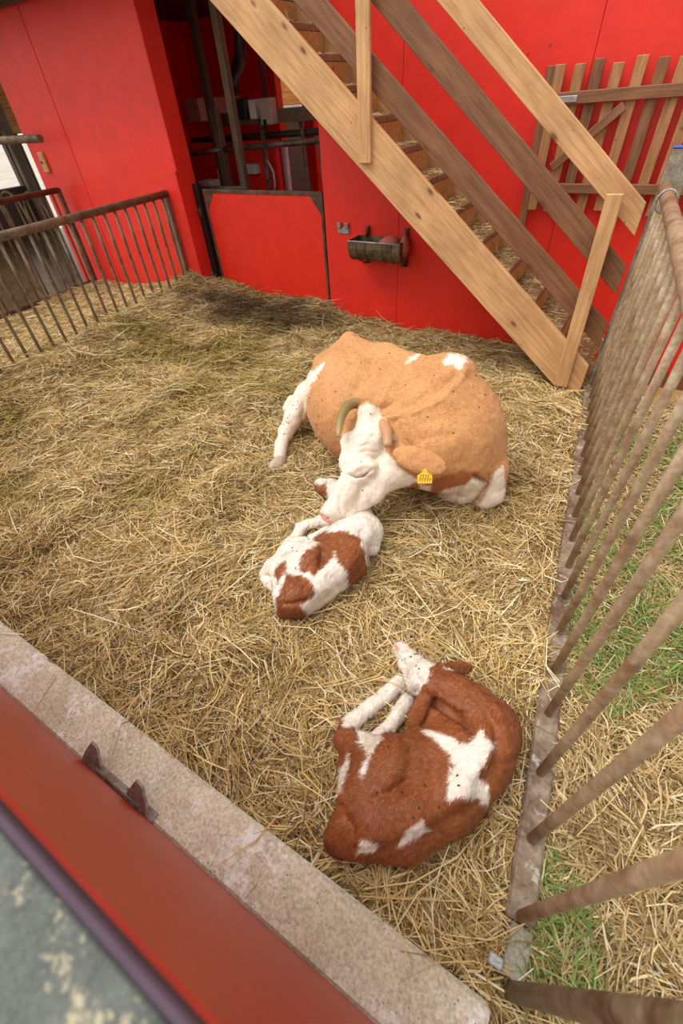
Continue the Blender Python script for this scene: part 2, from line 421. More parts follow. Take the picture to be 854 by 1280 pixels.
# second fence in the left alley
sb = Vector((-7.15, 4.28, 0))
sf = thing('bar_fence', 'dark pipe gate in the alley beyond the low fence', 'fence', flp(3, sb))
b0, b1 = flp(4.28, sb), flp(.6, sb)
tube('top_rail', [(b0.x, b0.y, 1.2), (b1.x, b1.y, 1.2)], .034, M['frame'], sf, 12)
tube('bottom_rail', [(b0.x, b0.y, .06), (b1.x, b1.y, .06)], .034, M['frame'], sf, 12)
bm = bmesh.new(); tube_bm(bm, [(0,0,.06), (0,0,1.2)], .014, 8)
bar3 = bpy.data.meshes.new('bar'); bm.to_mesh(bar3); bm.free(); bar3.materials.append(M['frame'])
for Y in [4.27, 4.17, 4.05, 3.93] + [3.78-.16*k for k in range(18)]:
    p = flp(Y, sb); link('bar', bar3, None, sf, Vector((p.x, p.y, 0))-sf.location)
b2 = flp(4.28, sb); box('end_post', (b2.x-.03, b2.y-.02, -.06), (b2.x+.03, b2.y+.03, 1.22), M['frame'], sf)
# rail pipe ending at the left wall
hz = gy(51, 173, 4.15)
hr = tube('wall_pipe', [(hz[0], 4.15, hz[2]), (hz[0]-2.6, 3.75, hz[2]+.02)], .042, M['steel_left'], None, 14)
tag(hr, 'thick horizontal pipe ending just before the red wall', 'pipe')
wblk = gy(57, 203, YL)
wk = box('wooden_block', (wblk[0]-.055, YL-.045, wblk[2]-.11), (wblk[0]+.055, YL-.004, wblk[2]+.11), M['wood_light'], bev=.012)
tag(wk, 'small pale wooden block screwed to the red wall', 'block')
tube('screw_head', [(wblk[0]-.015, YL-.05, wblk[2]+.005), (wblk[0]-.015, YL-.044, wblk[2]+.005)], .018, M['black'], wk, 10)

# far left alley: boarding, window gap, tubular stall loops
we = box('wall_far', (-12.65, 3.0, 1.72), (-12.5, 9.5, 4.2), M['dark_wood'], bev=0); tag(we, kind='structure')
for i in range(9):
    box('wall_board', (-12.5, 3.0, 1.73+i*.2), (-12.475, 9.5, 1.925+i*.2), M['wood_far'], we, .005)
tag(box('wall_far_lower', (-12.65, 6.74, -.06), (-12.5, 7.10, 1.72), M['dark_wood'], bev=0), kind='structure')
tag(box('wall_far_sill', (-12.65, 3.0, -.06), (-12.5, 6.74, .86), M['dark_wood'], bev=0), kind='structure')
tag(box('wall_far_side', (-12.65, 3.0, .86), (-12.5, 6.05, 1.72), M['dark_wood'], bev=0), kind='structure')
tag(box('trim_3', (-12.45, 6.74, -.06), (-12.3, 6.92, 2.9), M['wood_grey'], bev=.01), kind='structure')
for i in range(3):
    x = -9.6-i*.75; pts = []
    for k in range(25):
        a = math.pi*k/24; pts.append((x+.34*math.cos(a), 5.2, .65+.35*math.sin(a)))
    pts = [(x+.34, 5.2, -.06)]+pts+[(x-.34, 5.2, -.06)]
    tag(tube('stall_divider', pts, .022, M['steel_left'], None, 8), 'bent tube stall divider standing in the far alley', 'divider', 'stall dividers in the far alley')

# ------------------------------------------------------------------ stairs
YS = 3.83
def S(x, y, Y=YS): return Vector(gy(x, y, Y))
st = thing('staircase', 'open wooden stairs with board railing against the red wall', 'stairs', (-.2, 4.1, 0))
def rail_board(name, lo0, lo1, up0, up1, m, Y, t, ext=0.0, end_x=None):
    """board in the plane Y from lower edge and upper edge points (x,z)"""
    l0, l1, u0, u1 = [S(*p, Y) for p in (lo0, lo1, up0, up1)]
    sl = ((l1.z-l0.z)/(l1.x-l0.x)+(u1.z-u0.z)/(u1.x-u0.x))/2
    xm = (l0.x+l1.x+u0.x+u1.x)/4
    zl = (l0.z+l1.z)/2+sl*(xm-(l0.x+l1.x)/2); zu = (u0.z+u1.z)/2+sl*(xm-(u0.x+u1.x)/2)
    xe = end_x if end_x is not None else max(l1.x, u1.x)
    x0 = -3.9
    w = (zu-zl)*math.cos(math.atan(sl)); zc = (zl+zu)/2
    return plank(name, (xe, Y, zc+sl*(xe-xm)), (x0, Y, zc+sl*(x0-xm)), w, t, m, st, (0, 0, 1), .004, cut=-sl), sl, zc-sl*xm, w
o, sl, zi, w = rail_board('stringer', (265, 0), (690, 478), (335, 0), (742, 462), M['wood_light'], YS, .045, end_x=-.085)
_, s1, zi1, w1 = rail_board('knee_rail', (365, 0), (755, 440), (410, 0), (760, 405), M['wood_dark'], YS+.035, .03, end_x=-.06)
rail_board('knee_rail', (467, 0), (770, 372), (506, 0), (785, 330), M['wood_dark'], YS+.035, .03, end_x=-.07)
rail_board('handrail', (545, 0), (795, 295), (600, 0), (808, 255), M['wood_light'], YS+.035, .035, end_x=-.085)
plank('stringer', (-.1, 4.46, sl*(-.1)+zi), (-3.9, 4.46, sl*(-3.9)+zi), w, .045, M['wood_light'], st)
a = S(456, 0, YS-.035); b = S(457, 204, YS-.035)
plank('post', (b.x, YS-.035, b.z), (b.x, YS-.035, 2.9), .105, .03, M['wood_light'], st, (1,0,0))
t0 = S(768, 247, YS-.035); t1 = S(702, 478, YS-.035)
plank('post', (t1.x+.0, YS-.035, .03), (t0.x-.0, YS-.035, t0.z+.02), .10, .03, M['wood_light'], st, (1,0,0))
tz = [(432, 104), (474, 146), (514, 186), (551, 226), (583, 260), (615, 298), (647, 335), (676, 369), (706, 401)]
tr = [S(x, y, 3.95) for x, y in tz]
dxs = (tr[-1].x-tr[0].x)/8; dzs = (tr[-1].z-tr[0].z)/8
treads = []
for k in range(-4, 10):
    x = tr[0].x+dxs*k; z = tr[0].z+dzs*k-.01
    if z > 2.75: continue
    treads.append((x, z))
    box('tread', (x-.26, YS+.024, z-.045), (x+.012, 4.436, z), M['wood_tread'], st, .006)
    box('riser', (x-.25, YS+.026, z+.0), (x-.232, 4.436, z-dzs-.046), M['wood_riser'], st, .002)

# slatted gate hung on the back wall
YG = YB-.05
sg = thing('slatted_gate', 'slatted wooden gate with diagonal brace hanging on the red wall', 'gate', (-.4, YG, 1.4))
def G(cx_, cy_): return Vector(gy(600+cx_/3.362, 60+cy_/3.362, YG))
ztop = G(600, 46).z; zbot = G(470, 690).z
first = True
for k, cxp in enumerate([310, 345, 428, 505, 590, 685, 778, 868, 960, 1050, 1150]):
    x = G(cxp, 66-cxp*.035).x
    if k == 0: box('slat', (x-.035, YG-.012, zbot-.18), (x+.025, YG+.012, ztop), M['wood_slat_dark'], sg, .003); continue
    dz_ = random.uniform(-.015, .015)
    box('slat', (x-.035, YG-.010, zbot+dz_), (x+.035, YG+.012, ztop+dz_), M['wood_slat_dark'] if k in (3, 6) else M['wood_slat'], sg, .003)
zt0 = G(500, 203).z; zb0 = G(540, 590).z
xl = G(330, 210).x; xr = G(1150, 160).x
plank('cross_rail', (xl, YG-.026, zt0), (xr, YG-.026, zt0+.012), .068, .03, M['wood_rail'], sg)
plank('cross_rail', (xl, YG-.026, zb0), (xr, YG-.026, zb0+.0), .062, .03, M['wood_rail'], sg)
d0 = G(610, 240); d1 = G(300, 515)
plank('brace', (d1.x, YG-.0265, d1.z+.02), (d0.x, YG-.0265, d0.z), .058, .028, M['wood_rail'], sg)
hp_ = G(375, 214); box('hinge_strap', (hp_.x-.07, YG-.048, hp_.z-.018), (hp_.x+.06, YG-.041, hp_.z+.018), M['steel_zinc'], sg, .003)

# ------------------------------------------------------------------ trough on the back wall
tl = gy(435, 301, 4.34); trr = gy(500, 303, 4.34)
x0, x1 = tl[0], trr[0]; zr = tl[2]
tq = thing('feed_trough', 'half-round rusty metal feed trough hooked on the red wall', 'trough', ((x0+x1)/2, 4.45, zr-.2))
bm = bmesh.new(); prof = []
for k in range(13):
    a = math.pi*(k/12); prof.append((4.45-.125*math.cos(a), zr-.19*math.sin(a)**.8))
prof[0] = (4.335, zr+.0)
rows = []
nseg = 6
for off in (0, .006):
    rows.append([[bm.verts.new((x0+(x1-x0)*i/nseg + (off if i == 0 else -off if i == nseg else 0), y+(4.45-y)*off*6, z+off)) for (y, z) in prof] for i in range(nseg+1)])
for ri, rw in enumerate(rows):
    for i in range(nseg):
        for k in range(12):
            bm.faces.new((rw[i][k], rw[i+1][k], rw[i+1][k+1], rw[i][k+1]))
    bm.faces.new(rw[0]); bm.faces.new(rw[-1])
for i in range(nseg):
    for k in (0, 12): bm.faces.new((rows[0][i][k], rows[0][i+1][k], rows[1][i+1][k], rows[1][i][k]))
from_bm('trough_shell', bm, M['trough'], tq)
for i in (1, 2, 4, 5):
    x = x0+(x1-x0)*i/nseg
    tube('rib', [(x, y-.003*(1 if y < 4.45 else -1), z-.003) for y, z in prof[:9]], .005, M['trough'], tq, 6)
tube('rim', [(x0, 4.333, zr), (x1, 4.333, zr)], .007, M['steel_zinc'], tq, 8)
for x in (x0+.10, x1-.04):
    box('bracket', (x-.02, 4.56, zr-.25), (x+.02, YB-.001, zr+.09), M['frame'], tq, .003)
    tube('hook', [(x, YB-.01, zr+.075), (x, 4.555, zr+.06), (x, 4.55, zr-.0)], .014, M['frame'], tq, 8)
    tube('hanger', [(x, YB-.01, zr-.23), (x, 4.52, zr-.235), (x, 4.45, zr-.205)], .009, M['frame'], tq, 8)
def blob(name, c, r, m, seed, sub=3, amp=.08):
    bm = bmesh.new(); bmesh.ops.create_icosphere(bm, subdivisions=sub, radius=1)
    rs = np.random.default_rng(seed); ph = rs.uniform(0, 6, 6)
    for v in bm.verts:
        k = 1+amp*(math.sin(3*v.co.x+ph[0])*math.sin(2.5*v.co.y+ph[1])+.5*math.sin(5*v.co.z+ph[2]))
        v.co = Vector([c[i]+v.co[i]*k*r[i] for i in range(3)])
    return from_bm(name, bm, m, smooth=True)
xs_ = x0+(x1-x0)*.70
tag(blob('salt_lick', (xs_, 4.45, zr-.055), (.115, .085, .095), M['salt'], 3), 'large pinkish red salt lick lying in the feed trough', 'salt lick')
tag(blob('salt_lick', (xs_+.168, 4.46, zr-.045), (.05, .06, .09), M['salt'], 5), 'small round reddish salt lick at the end of the trough', 'salt lick')
lp = gy(430, 287, YB)
ltc = thing('latch_plate', 'small grey latch plate with two studs on the red wall', 'latch', (lp[0], YB, lp[2]))
box('plate', (lp[0]-.07, YB-.012, lp[2]-.035), (lp[0]+.07, YB-.0005, lp[2]+.02), M['steel_zinc'], ltc)
for s in (-.045, .045):
    box('stud', (lp[0]+s-.022, YB-.03, lp[2]+.015), (lp[0]+s+.022, YB-.0005, lp[2]+.065), M['hinge'], ltc)

# ------------------------------------------------------------------ things inside the dark room
def rpt(x, y, Y): return Vector(gy(x, y, Y))
def upost(name, px0, px1, Y, wd, m, label, cat='post', zlow=None):
    a = rpt(*px0, Y); b = rpt(*px1, Y); x = (a.x+b.x)/2
    o = box(name, (x-wd/2, Y-wd/2, zlow if zlow is not None else -.06), (x+wd/2, Y+wd/2, a.z), m, bev=.006)
    return tag(o, label, cat)
upost('room_post', (266, 0), (308, 236), 5.1, .085, M['wood_grey'], 'tall grey post standing just behind the half door')
p_ = rpt(277, 186, 5.5)
tag(box('room_post', (p_.x-.05, 5.45, -.06), (p_.x+.05, 5.55, rpt(268, 136, 5.5).z), M['wood_grey'], bev=.006), 'short grey brown post left of the tall post', 'post')
tag(box('room_post', (p_.x-.16, 5.52, 1.0), (p_.x-.06, 5.6, 2.8), M['dark_wood'], bev=.006), 'dark brown upright batten hanging behind the short post', 'post')
p_ = rpt(294, 212, 6.4); tag(box('room_post', (p_.x-.07, 6.35, -.06), (p_.x+.07, 6.45, rpt(290, 191, 6.4).z), M['red'], bev=.006), 'low bright red post in the dark room', 'post')
p_ = rpt(357, 206, 6.8); tag(tube('room_pipe', [(p_.x, 6.8, -.06), (p_.x, 6.8, rpt(354, 184, 6.8).z)], .06, M['white_pipe']), 'white upright pipe in the dark room', 'pipe')
def wbox(name, px, Y, dpt, m, label, cat, kids=None):
    a = rpt(px[0], px[1], Y); b = rpt(px[2], px[3], Y)
    o = box(name, (min(a.x, b.x), Y, b.z), (max(a.x, b.x), Y+dpt, a.z), m, bev=.01); tag(o, label, cat)
    return o
o = wbox('switch_box', (229, 124, 252, 152), 6.6, 1.0, M['box_grey'], 'wide grey cabinet on the far left of the dark room', 'box')
o = wbox('switch_box', (322, 123, 341, 156), 5.72, .13, M['box_grey'], 'beige upright switch box beside the hanging cables', 'box')
a = rpt(331, 152, 5.705); box('box_clip', (a.x-.03, 5.705, a.z-.09), (a.x+.02, 5.722, a.z+.02), M['black'], o)
wbox('switch_box', (309, 125, 321, 149), 5.73, .12, M['box_white'], 'pale narrow box next to the beige switch box', 'box')
wbox('control_screen', (293, 124, 308.5, 149), 5.73, .12, M['black'], 'black square control unit beside the pale box', 'control unit')
wbox('socket_box', (270, 211, 280, 225), 5.85, .1, M['box_white'], 'pale socket box low beside the short grey post', 'socket')
wbox('socket_box', (307, 205, 321, 218), 5.85, .1, M['box_white'], 'pale socket box right of the tall grey post', 'socket')
wbox('floor_motor', (247, 226, 264, 236), 5.2, .2, M['box_grey'], 'grey motor housing low behind the half door', 'motor')
def rpipe(name, a, b, Y, r, m, label, Y2=None):
    p = rpt(*a, Y); q = rpt(*b, Y2 or Y); return tag(tube(name, [p, q], r, m, None, 10), label, 'pipe')
rpipe('room_pipe', (226, 194), (277, 187), 5.46, .028, M['pipe_dark'], 'pale horizontal pipe reaching the short grey post')
rpipe('room_pipe', (278, 187), (409, 175), 5.5, .03, M['pipe_dark'], 'long horizontal pipe below the grey beam')
rpipe('room_pipe', (240, 176), (460, 160), 5.99, .035, M['cable'], 'dark horizontal pipe just under the grey beam')
rpipe('room_pipe', (226, 236), (310, 235), 5.045, .025, M['pipe_dark'], 'pale pipe at door height near the red jamb')
rpipe('room_pipe', (326, 150), (346, 300), 5.8, .03, M['pipe_dark'], 'upright grey pipe under the beige switch box')
rpipe('room_pipe', (374, 140), (396, 300), 5.9, .025, M['pipe_dark'], 'thin upright pipe near the right of the opening')
rpipe('room_pipe', (397, 170), (416, 310), 5.5, .02, M['pipe_dark'], 'short upright pipe beside the right wall edge')
a = rpt(341, 146, 5.9); b = rpt(404, 140, 5.9)
tag(plank('room_beam', (a.x-.9, 5.9, a.z), (b.x+.4, 5.9, b.z), .13, .1, M['wood_grey']), 'thick grey horizontal beam inside the dark room', 'beam')
ft = rpt(303, 10, 5.6)
tag(tube('flue_pipe', [(ft.x, 5.6, 2.899), rpt(301, 48, 5.6), rpt(300, 74, 5.6), rpt(295, 90, 5.45), rpt(289, 112, 5.16)], .065, M['black'], None, 12), 'black bent flue pipe hanging behind the tall grey post', 'pipe')
for k, (a, b) in enumerate((((325, 70), (330, 123)), ((329, 72), (334, 123)))):
    tag(tube('hanging_cable', [(rpt(*a, 5.75).x, 5.75, 2.899), rpt(*a, 5.75), rpt(b[0], b[1]+3, 5.75)], .013, M['cable'], None, 6), 'black cable running down to the beige switch box', 'cable', 'cables above the switch box')
tag(tube('hanging_cable', [rpt(334, 200, 5.78), rpt(342, 215, 5.76), rpt(344, 232, 5.77), rpt(341, 246, 5.79)], .012, M['box_white'], None, 6), 'pale loose cable hanging from the upright pipe', 'cable')

# ------------------------------------------------------------------ animals: smooth-blended volumes meshed as one surface
def P3(x, y, z): return gz(x, y, z)
class Body:
    def __init__(s): s.pr = []
    def cone(s, a, b, ra, rb, k=.04, t='body', sub=False):
        s.pr.append(('c', np.array(a, float), np.array(b, float), ra, rb, k, t, sub)); return s
    def ell(s, c, r, u=(1,0,0), up=(0,0,1), k=.04, t='body', sub=False):
        u = np.array(u, float); u /= np.linalg.norm(u); up = np.array(up, float); w = np.cross(u, up); w /= np.linalg.norm(w); up = np.cross(w, u)
        s.pr.append(('e', np.array(c, float), np.stack([u, w, up]), np.array(r, float), None, k, t, sub)); return s
    def chain(s, pts, k=.04, t='body'):
        for (p, r), (q, r2) in zip(pts[:-1], pts[1:]): s.cone(p, q, r, r2, k, t)
        return s
    def build(s, vox):
        lo = np.full(3, 1e9); hi = -lo
        for p in s.pr:
            if p[7]: continue
            if p[0] == 'c':
                m = max(p[3], p[4]); lo = np.minimum(lo, np.minimum(p[1], p[2])-m); hi = np.maximum(hi, np.maximum(p[1], p[2])+m)
            else:
                m = max(p[3]); lo = np.minimum(lo, p[1]-m); hi = np.maximum(hi, p[1]+m)
        lo -= .06; hi += .06
        n = np.ceil((hi-lo)/vox).astype(int)+1
        ax = [lo[i]+np.arange(n[i])*vox for i in range(3)]
        F = np.full(n, .5, np.float32); T = np.zeros(n, np.int8); D0 = np.full(n, 9., np.float32)
        tags = sorted({p[6] for p in s.pr})
        for p in s.pr:
            mg = .09+p[5]
            if p[0] == 'c': m = max(p[3], p[4]); l = np.minimum(p[1], p[2])-m-mg; h = np.maximum(p[1], p[2])+m+mg
            else: m = max(p[3]); l = p[1]-m-mg; h = p[1]+m+mg
            i0 = np.clip(((l-lo)/vox).astype(int), 0, n); i1 = np.clip(((h-lo)/vox).astype(int)+2, 0, n)
            sl_ = tuple(slice(a, b) for a, b in zip(i0, i1))
            X, Y, Z = np.meshgrid(*[ax[i][sl_[i]] for i in range(3)], indexing='ij')
            Q = np.stack([X, Y, Z], -1)
            if p[0] == 'c':
                ab = p[2]-p[1]; t = np.clip(((Q-p[1])@ab)/max(ab@ab, 1e-9), 0, 1)
                d = np.linalg.norm(Q-p[1]-t[..., None]*ab, axis=-1)-(p[3]+t*(p[4]-p[3]))
            else:
                L = (Q-p[1])@p[2].T; k0 = np.linalg.norm(L/p[3], axis=-1); k1 = np.linalg.norm(L/(p[3]**2), axis=-1)
                d = k0*(k0-1)/np.maximum(k1, 1e-6)
            f = F[sl_]; k = p[5]
            if p[7]:
                d = -d; hh = np.maximum(k-np.abs(f-d), 0)/k; F[sl_] = np.maximum(f, d)+hh*hh*k/4
            else:
                hh = np.maximum(k-np.abs(f-d), 0)/k; F[sl_] = np.minimum(f, d)-hh*hh*k/4
                up = d < D0[sl_]; D0[sl_] = np.where(up, d, D0[sl_]); T[sl_] = np.where(up, tags.index(p[6]), T[sl_])
        # surface nets
        ins = F < 0
        corners = [(i, j, k) for i in (0, 1) for j in (0, 1) for k in (0, 1)]
        cs = lambda A, c: A[c[0]:A.shape[0]-1+c[0], c[1]:A.shape[1]-1+c[1], c[2]:A.shape[2]-1+c[2]]
        cnt = sum(cs(ins, c).astype(np.int8) for c in corners)
        act = (cnt > 0) & (cnt < 8)
        idx = np.full(act.shape, -1, np.int64); A = np.argwhere(act); idx[act] = np.arange(len(A))
        acc = np.zeros((len(A), 3)); num = np.zeros(len(A))
        for c in corners:
            for d_ in range(3):
                if c[d_]: continue
                c2 = list(c); c2[d_] = 1
                v0 = F[tuple((A+np.array(c)).T)]; v1 = F[tuple((A+np.array(c2)).T)]
                x = (v0 < 0) != (v1 < 0); t = np.where(x, v0/np.where(x, v0-v1, 1), 0)
                pt = np.repeat(np.array(c, float)[None], len(A), 0); pt[:, d_] = t
                acc += pt*x[:, None]; num += x
        V = lo+(A+acc/num[:, None])*vox
        tg = T[tuple(A.T)]
        quads = []
        for d_ in range(3):
            e1, e2 = [q for q in range(3) if q != d_]
            a = [slice(0, -1)]*3; 
            s0 = [slice(1, -1)]*3; s0[d_] = slice(0, -1)
            s1 = [slice(1, -1)]*3; s1[d_] = slice(1, None)
            A0 = ins[tuple(s0)]; A1 = ins[tuple(s1)]
            ch = np.argwhere(A0 != A1); 
            if not len(ch): continue
            g = ch.copy(); g[:, e1] += 1; g[:, e2] += 1
            fl_ = A0[tuple(ch.T)]
            def cell(o1, o2):
                q = g.copy(); q[:, e1] -= o1; q[:, e2] -= o2; return idx[tuple(q.T)]
            qd = np.stack([cell(1, 1), cell(0, 1), cell(0, 0), cell(1, 0)], -1)
            flip = fl_ if d_ != 1 else ~fl_
            qd = np.where(flip[:, None], qd, qd[:, ::-1])
            quads.append(qd)
        Fq = np.concatenate(quads); Fq = Fq[(Fq >= 0).all(1)]
        # light smoothing
        E_ = np.concatenate([Fq[:, [0, 1]], Fq[:, [1, 2]], Fq[:, [2, 3]], Fq[:, [3, 0]]])
        deg = np.bincount(E_.ravel(), minlength=len(V)).astype(float)
        for it in range(3):
            S_ = np.zeros_like(V)
            for q in range(3):
                S_[:, q] = np.bincount(E_[:, 0], V[E_[:, 1], q], len(V))+np.bincount(E_[:, 1], V[E_[:, 0], q], len(V))
            V = V*.5+.5*S_/np.maximum(deg, 1)[:, None]
        return V, Fq, np.array(tags)[tg]
def np_mesh(name, V, Fq, cols=None, smooth=True):
    me = bpy.data.meshes.new(name); k = Fq.shape[1]
    me.vertices.add(len(V)); me.vertices.foreach_set('co', np.ascontiguousarray(V, np.float32).ravel())
    me.loops.add(Fq.size); me.loops.foreach_set('vertex_index', Fq.astype(np.int32).ravel())
    me.polygons.add(len(Fq)); me.polygons.foreach_set('loop_start', np.arange(0, Fq.size, k, dtype=np.int32))
    me.polygons.foreach_set('loop_total', np.full(len(Fq), k, np.int32))
    if smooth: me.polygons.foreach_set('use_smooth', np.ones(len(Fq), bool))
    me.update(calc_edges=True)
    if cols is not None:
        a = me.color_attributes.new('Col', 'FLOAT_COLOR', 'POINT')
        a.data.foreach_set('color', np.concatenate([cols, np.ones((len(cols), 1))], 1).astype(np.float32).ravel())
    return me
def vnormals(V, Fq):
    n = np.cross(V[Fq[:, 2]]-V[Fq[:, 0]], V[Fq[:, 3]]-V[Fq[:, 1]]); N_ = np.zeros_like(V)
    for k in range(4):
        for q in range(3): N_[:, q] += np.bincount(Fq[:, k], n[:, q], len(V))
    return N_/np.maximum(np.linalg.norm(N_, axis=1), 1e-9)[:, None]
def sculpt(V, Fq, tags, strokes):
    """grooves (negative) and ridges (positive, metres) along pixel-traced lines on the surface facing that line of sight"""
    Nn = vnormals(V, Fq); px = proj(V); ff = np.clip(-np.einsum('ij,ij->i', Nn, (V-ORG)/np.linalg.norm(V-ORG, axis=1)[:, None])*3, 0, 1)
    out = V.copy()
    for line, wd, dep, tg in strokes:
        L_ = np.array(line, float); d = np.full(len(V), 1e9)
        for a, b in zip(L_[:-1], L_[1:]):
            e = b-a; w = px-a; t = np.clip((w@e)/(e@e), 0, 1); d = np.minimum(d, np.linalg.norm(w-t[:, None]*e, axis=1))
        k = np.exp(-(d/wd)**2)*dep*ff
        if tg is not None: k = k*np.isin(tags, tg)
        out += Nn*k[:, None]
    return out
# smooth value noise
def vnoise(P, sc, seed=0):
    g = np.random.default_rng(seed).random((32, 32, 32)).astype(np.float32)
    Q = np.asarray(P)*sc; i = np.floor(Q).astype(int); f = Q-i; f = f*f*(3-2*f); r = 0
    for a in (0, 1):
        for b in (0, 1):
            for c in (0, 1):
                w = (f[:, 0] if a else 1-f[:, 0])*(f[:, 1] if b else 1-f[:, 1])*(f[:, 2] if c else 1-f[:, 2])
                r = r+w*g[(i[:, 0]+a) % 32, (i[:, 1]+b) % 32, (i[:, 2]+c) % 32]
    return r
def poly_sd(pts, poly):
    """signed distance in pixels to polygon (negative inside)"""
    poly = np.array(poly, float); d = np.full(len(pts), 1e9); ins = np.zeros(len(pts), bool)
    for a, b in zip(poly, np.roll(poly, -1, 0)):
        e = b-a; w = pts-a; t = np.clip((w@e)/(e@e), 0, 1); d = np.minimum(d, np.linalg.norm(w-t[:, None]*e, axis=1))
        c = ((a[1] > pts[:, 1]) != (b[1] > pts[:, 1])) & (pts[:, 0] < (b[0]-a[0])*(pts[:, 1]-a[1])/(b[1]-a[1]+1e-9)+a[0]); ins ^= c
    return np.where(ins, -d, d)
def lin(*c): return np.array(srgb(*c)[:3])
def paint(V, tags, base, patches, jitter=2.0, soft=1.5, seed=1):
    px = proj(V); n1 = vnoise(V, 28, seed)-.5; n2 = vnoise(V, 90, seed+1)-.5; n3 = vnoise(V, 190, seed+2)-.5
    cols = np.repeat(base[None], len(V), 0)
    for col, tg, poly, *sf in patches:
        sd = poly_sd(px, poly)+(n1*1.6+n2*1.6+n3*1.2)*jitter
        a = np.clip(.5-sd/(2*(sf[0] if sf else soft)), 0, 1)
        if tg is not None: a = a*np.isin(tags, tg)
        cols = cols*(1-a[:, None])+col[None]*a[:, None]
    return cols
def crop(o, s, pts): return [(o[0]+x/s, o[1]+y/s) for x, y in pts]

WHITE = lin(236, 222, 204); TAN = lin(200, 144, 92); TAN_D = lin(160, 92, 50); PINK = lin(214, 150, 130)
RBR = lin(144, 80, 40); RBR_D = lin(112, 56, 30); CWHITE = lin(238, 228, 216); HOOF = lin(150, 130, 96)
# ---- cow
cw = Body()
ax_ = np.array([.962, -.27, 0.]); lat = np.array([-.27, -.962, 0.])   # spine direction, near-side direction
cw.ell((-1.46, 2.40, .36), (.32, .31, .33), ax_, k=.1)                 # pelvis
cw.ell((-1.20, 2.30, .35), (.50, .43, .375), ax_, k=.12)               # barrel
cw.ell((-.74, 2.22, .37), (.34, .33, .38), ax_, k=.1)                  # chest
cw.ell((-.52, 2.15, .31), (.19, .25, .29), ax_, k=.1)                  # brisket
cw.cone((-1.46, 2.47, .655), (-1.20, 2.42, .69), .05, .05, .09)        # sacrum ridge
cw.cone((-1.20, 2.42, .69), (-.70, 2.28, .74), .045, .055, .10)        # spine ridge
cw.ell(P3(570, 457, .745), (.12, .07, .06), ax_, k=.08)                # withers
cw.cone(P3(437, 426, .68), P3(452, 436, .67), .045, .05, .05)          # hook bone
cw.cone(P3(437, 427, .67), P3(404, 456, .50), .05, .065, .07)          # rump line to the pin bone
cw.ell(P3(404, 458, .46), (.08, .07, .09), ax_, k=.06)                 # pin bone
# shoulder on the near side
cw.ell(P3(590, 520, .47), (.17, .10, .20), (.5, -.2, .8), k=.1)
cw.ell(P3(598, 560, .34), (.12, .11, .14), (.9, -.2, .3), k=.09)
# near hind leg: thigh, hock, cannon, hoof
cw.chain([(P3(410, 482, .40), .15), (P3(388, 497, .29), .11), (P3(369, 520, .18), .072), (P3(358, 540, .09), .050), (P3(352, 556, .06), .041), (P3(350, 570, .05), .045)], .05, 'leg')
cw.cone(P3(366, 500, .20), P3(359, 511, .16), .040, .036, .035, 'leg') # hock point
cw.ell(P3(347, 580, .035), (.07, .05, .045), (-.2, -1, 0), k=.02, t='hoof')
# fore knees folded under
cw.chain([(P3(614, 585, .26), .10), (P3(613, 616, .10), .078), (P3(606, 624, .06), .066)], .03, 'fore')
cw.chain([(P3(572, 588, .22), .12), (P3(576, 611, .11), .085), (P3(548, 610, .08), .06)], .04, 'fore')
# neck swinging back along the near side: deep from crest to throat
cw.cone(P3(576, 468, .73), P3(535, 490, .665), .050, .055, .05, 'neck')    # crest
cw.cone(P3(535, 490, .665), P3(487, 522, .60), .055, .05, .05, 'neck')
cw.chain([(P3(582, 500, .58), .13), (P3(545, 515, .57), .12), (P3(500, 536, .53), .10)], .06, 'neck')
cw.chain([(P3(578, 546, .44), .155), (P3(548, 556, .44), .14), (P3(508, 562, .43), .115)], .08, 'neck')
cw.chain([(P3(575, 578, .32), .13), (P3(548, 584, .32), .12), (P3(512, 588, .34), .10)], .08, 'neck')
# head
poll = P3(463, 519, .62); nose = P3(418, 638, .235)
hu = nose-poll; hl = np.linalg.norm(hu); hu /= hl
cw.chain([(P3(462, 519, .60), .062), (P3(463, 550, .50), .092), (P3(448, 588, .385), .078), (P3(432, 616, .30), .062), (P3(420, 636, .24), .060)], .045, 'head')
cw.chain([(P3(490, 571, .40), .085), (P3(486, 591, .35), .088), (P3(464, 615, .27), .060), (P3(440, 640, .20), .046)], .05, 'head')
cw.ell(P3(459, 513, .635), (.05, .05, .045), hu, k=.03, t='head')      # poll tuft
cw.ell(P3(416, 640, .23), (.058, .068, .058), hu, k=.03, t='head')     # muzzle
cw.ell(P3(412, 645, .215), (.035, .055, .03), hu, k=.02, t='head')     # nose pad
cw.ell(P3(434, 648, .185), (.055, .045, .034), hu, k=.02, t='head')    # lower lip
cw.ell(P3(433, 572, .45), (.07, .04, .035), hu, k=.03, t='head')       # far brow
cw.ell(P3(461, 583, .435), (.055, .035, .030), (.7, -.6, -.3), k=.03, t='head')  # near brow
cw.ell(P3(437, 553, .49), (.06, .05, .05), hu, k=.04, t='head')      # far orbit
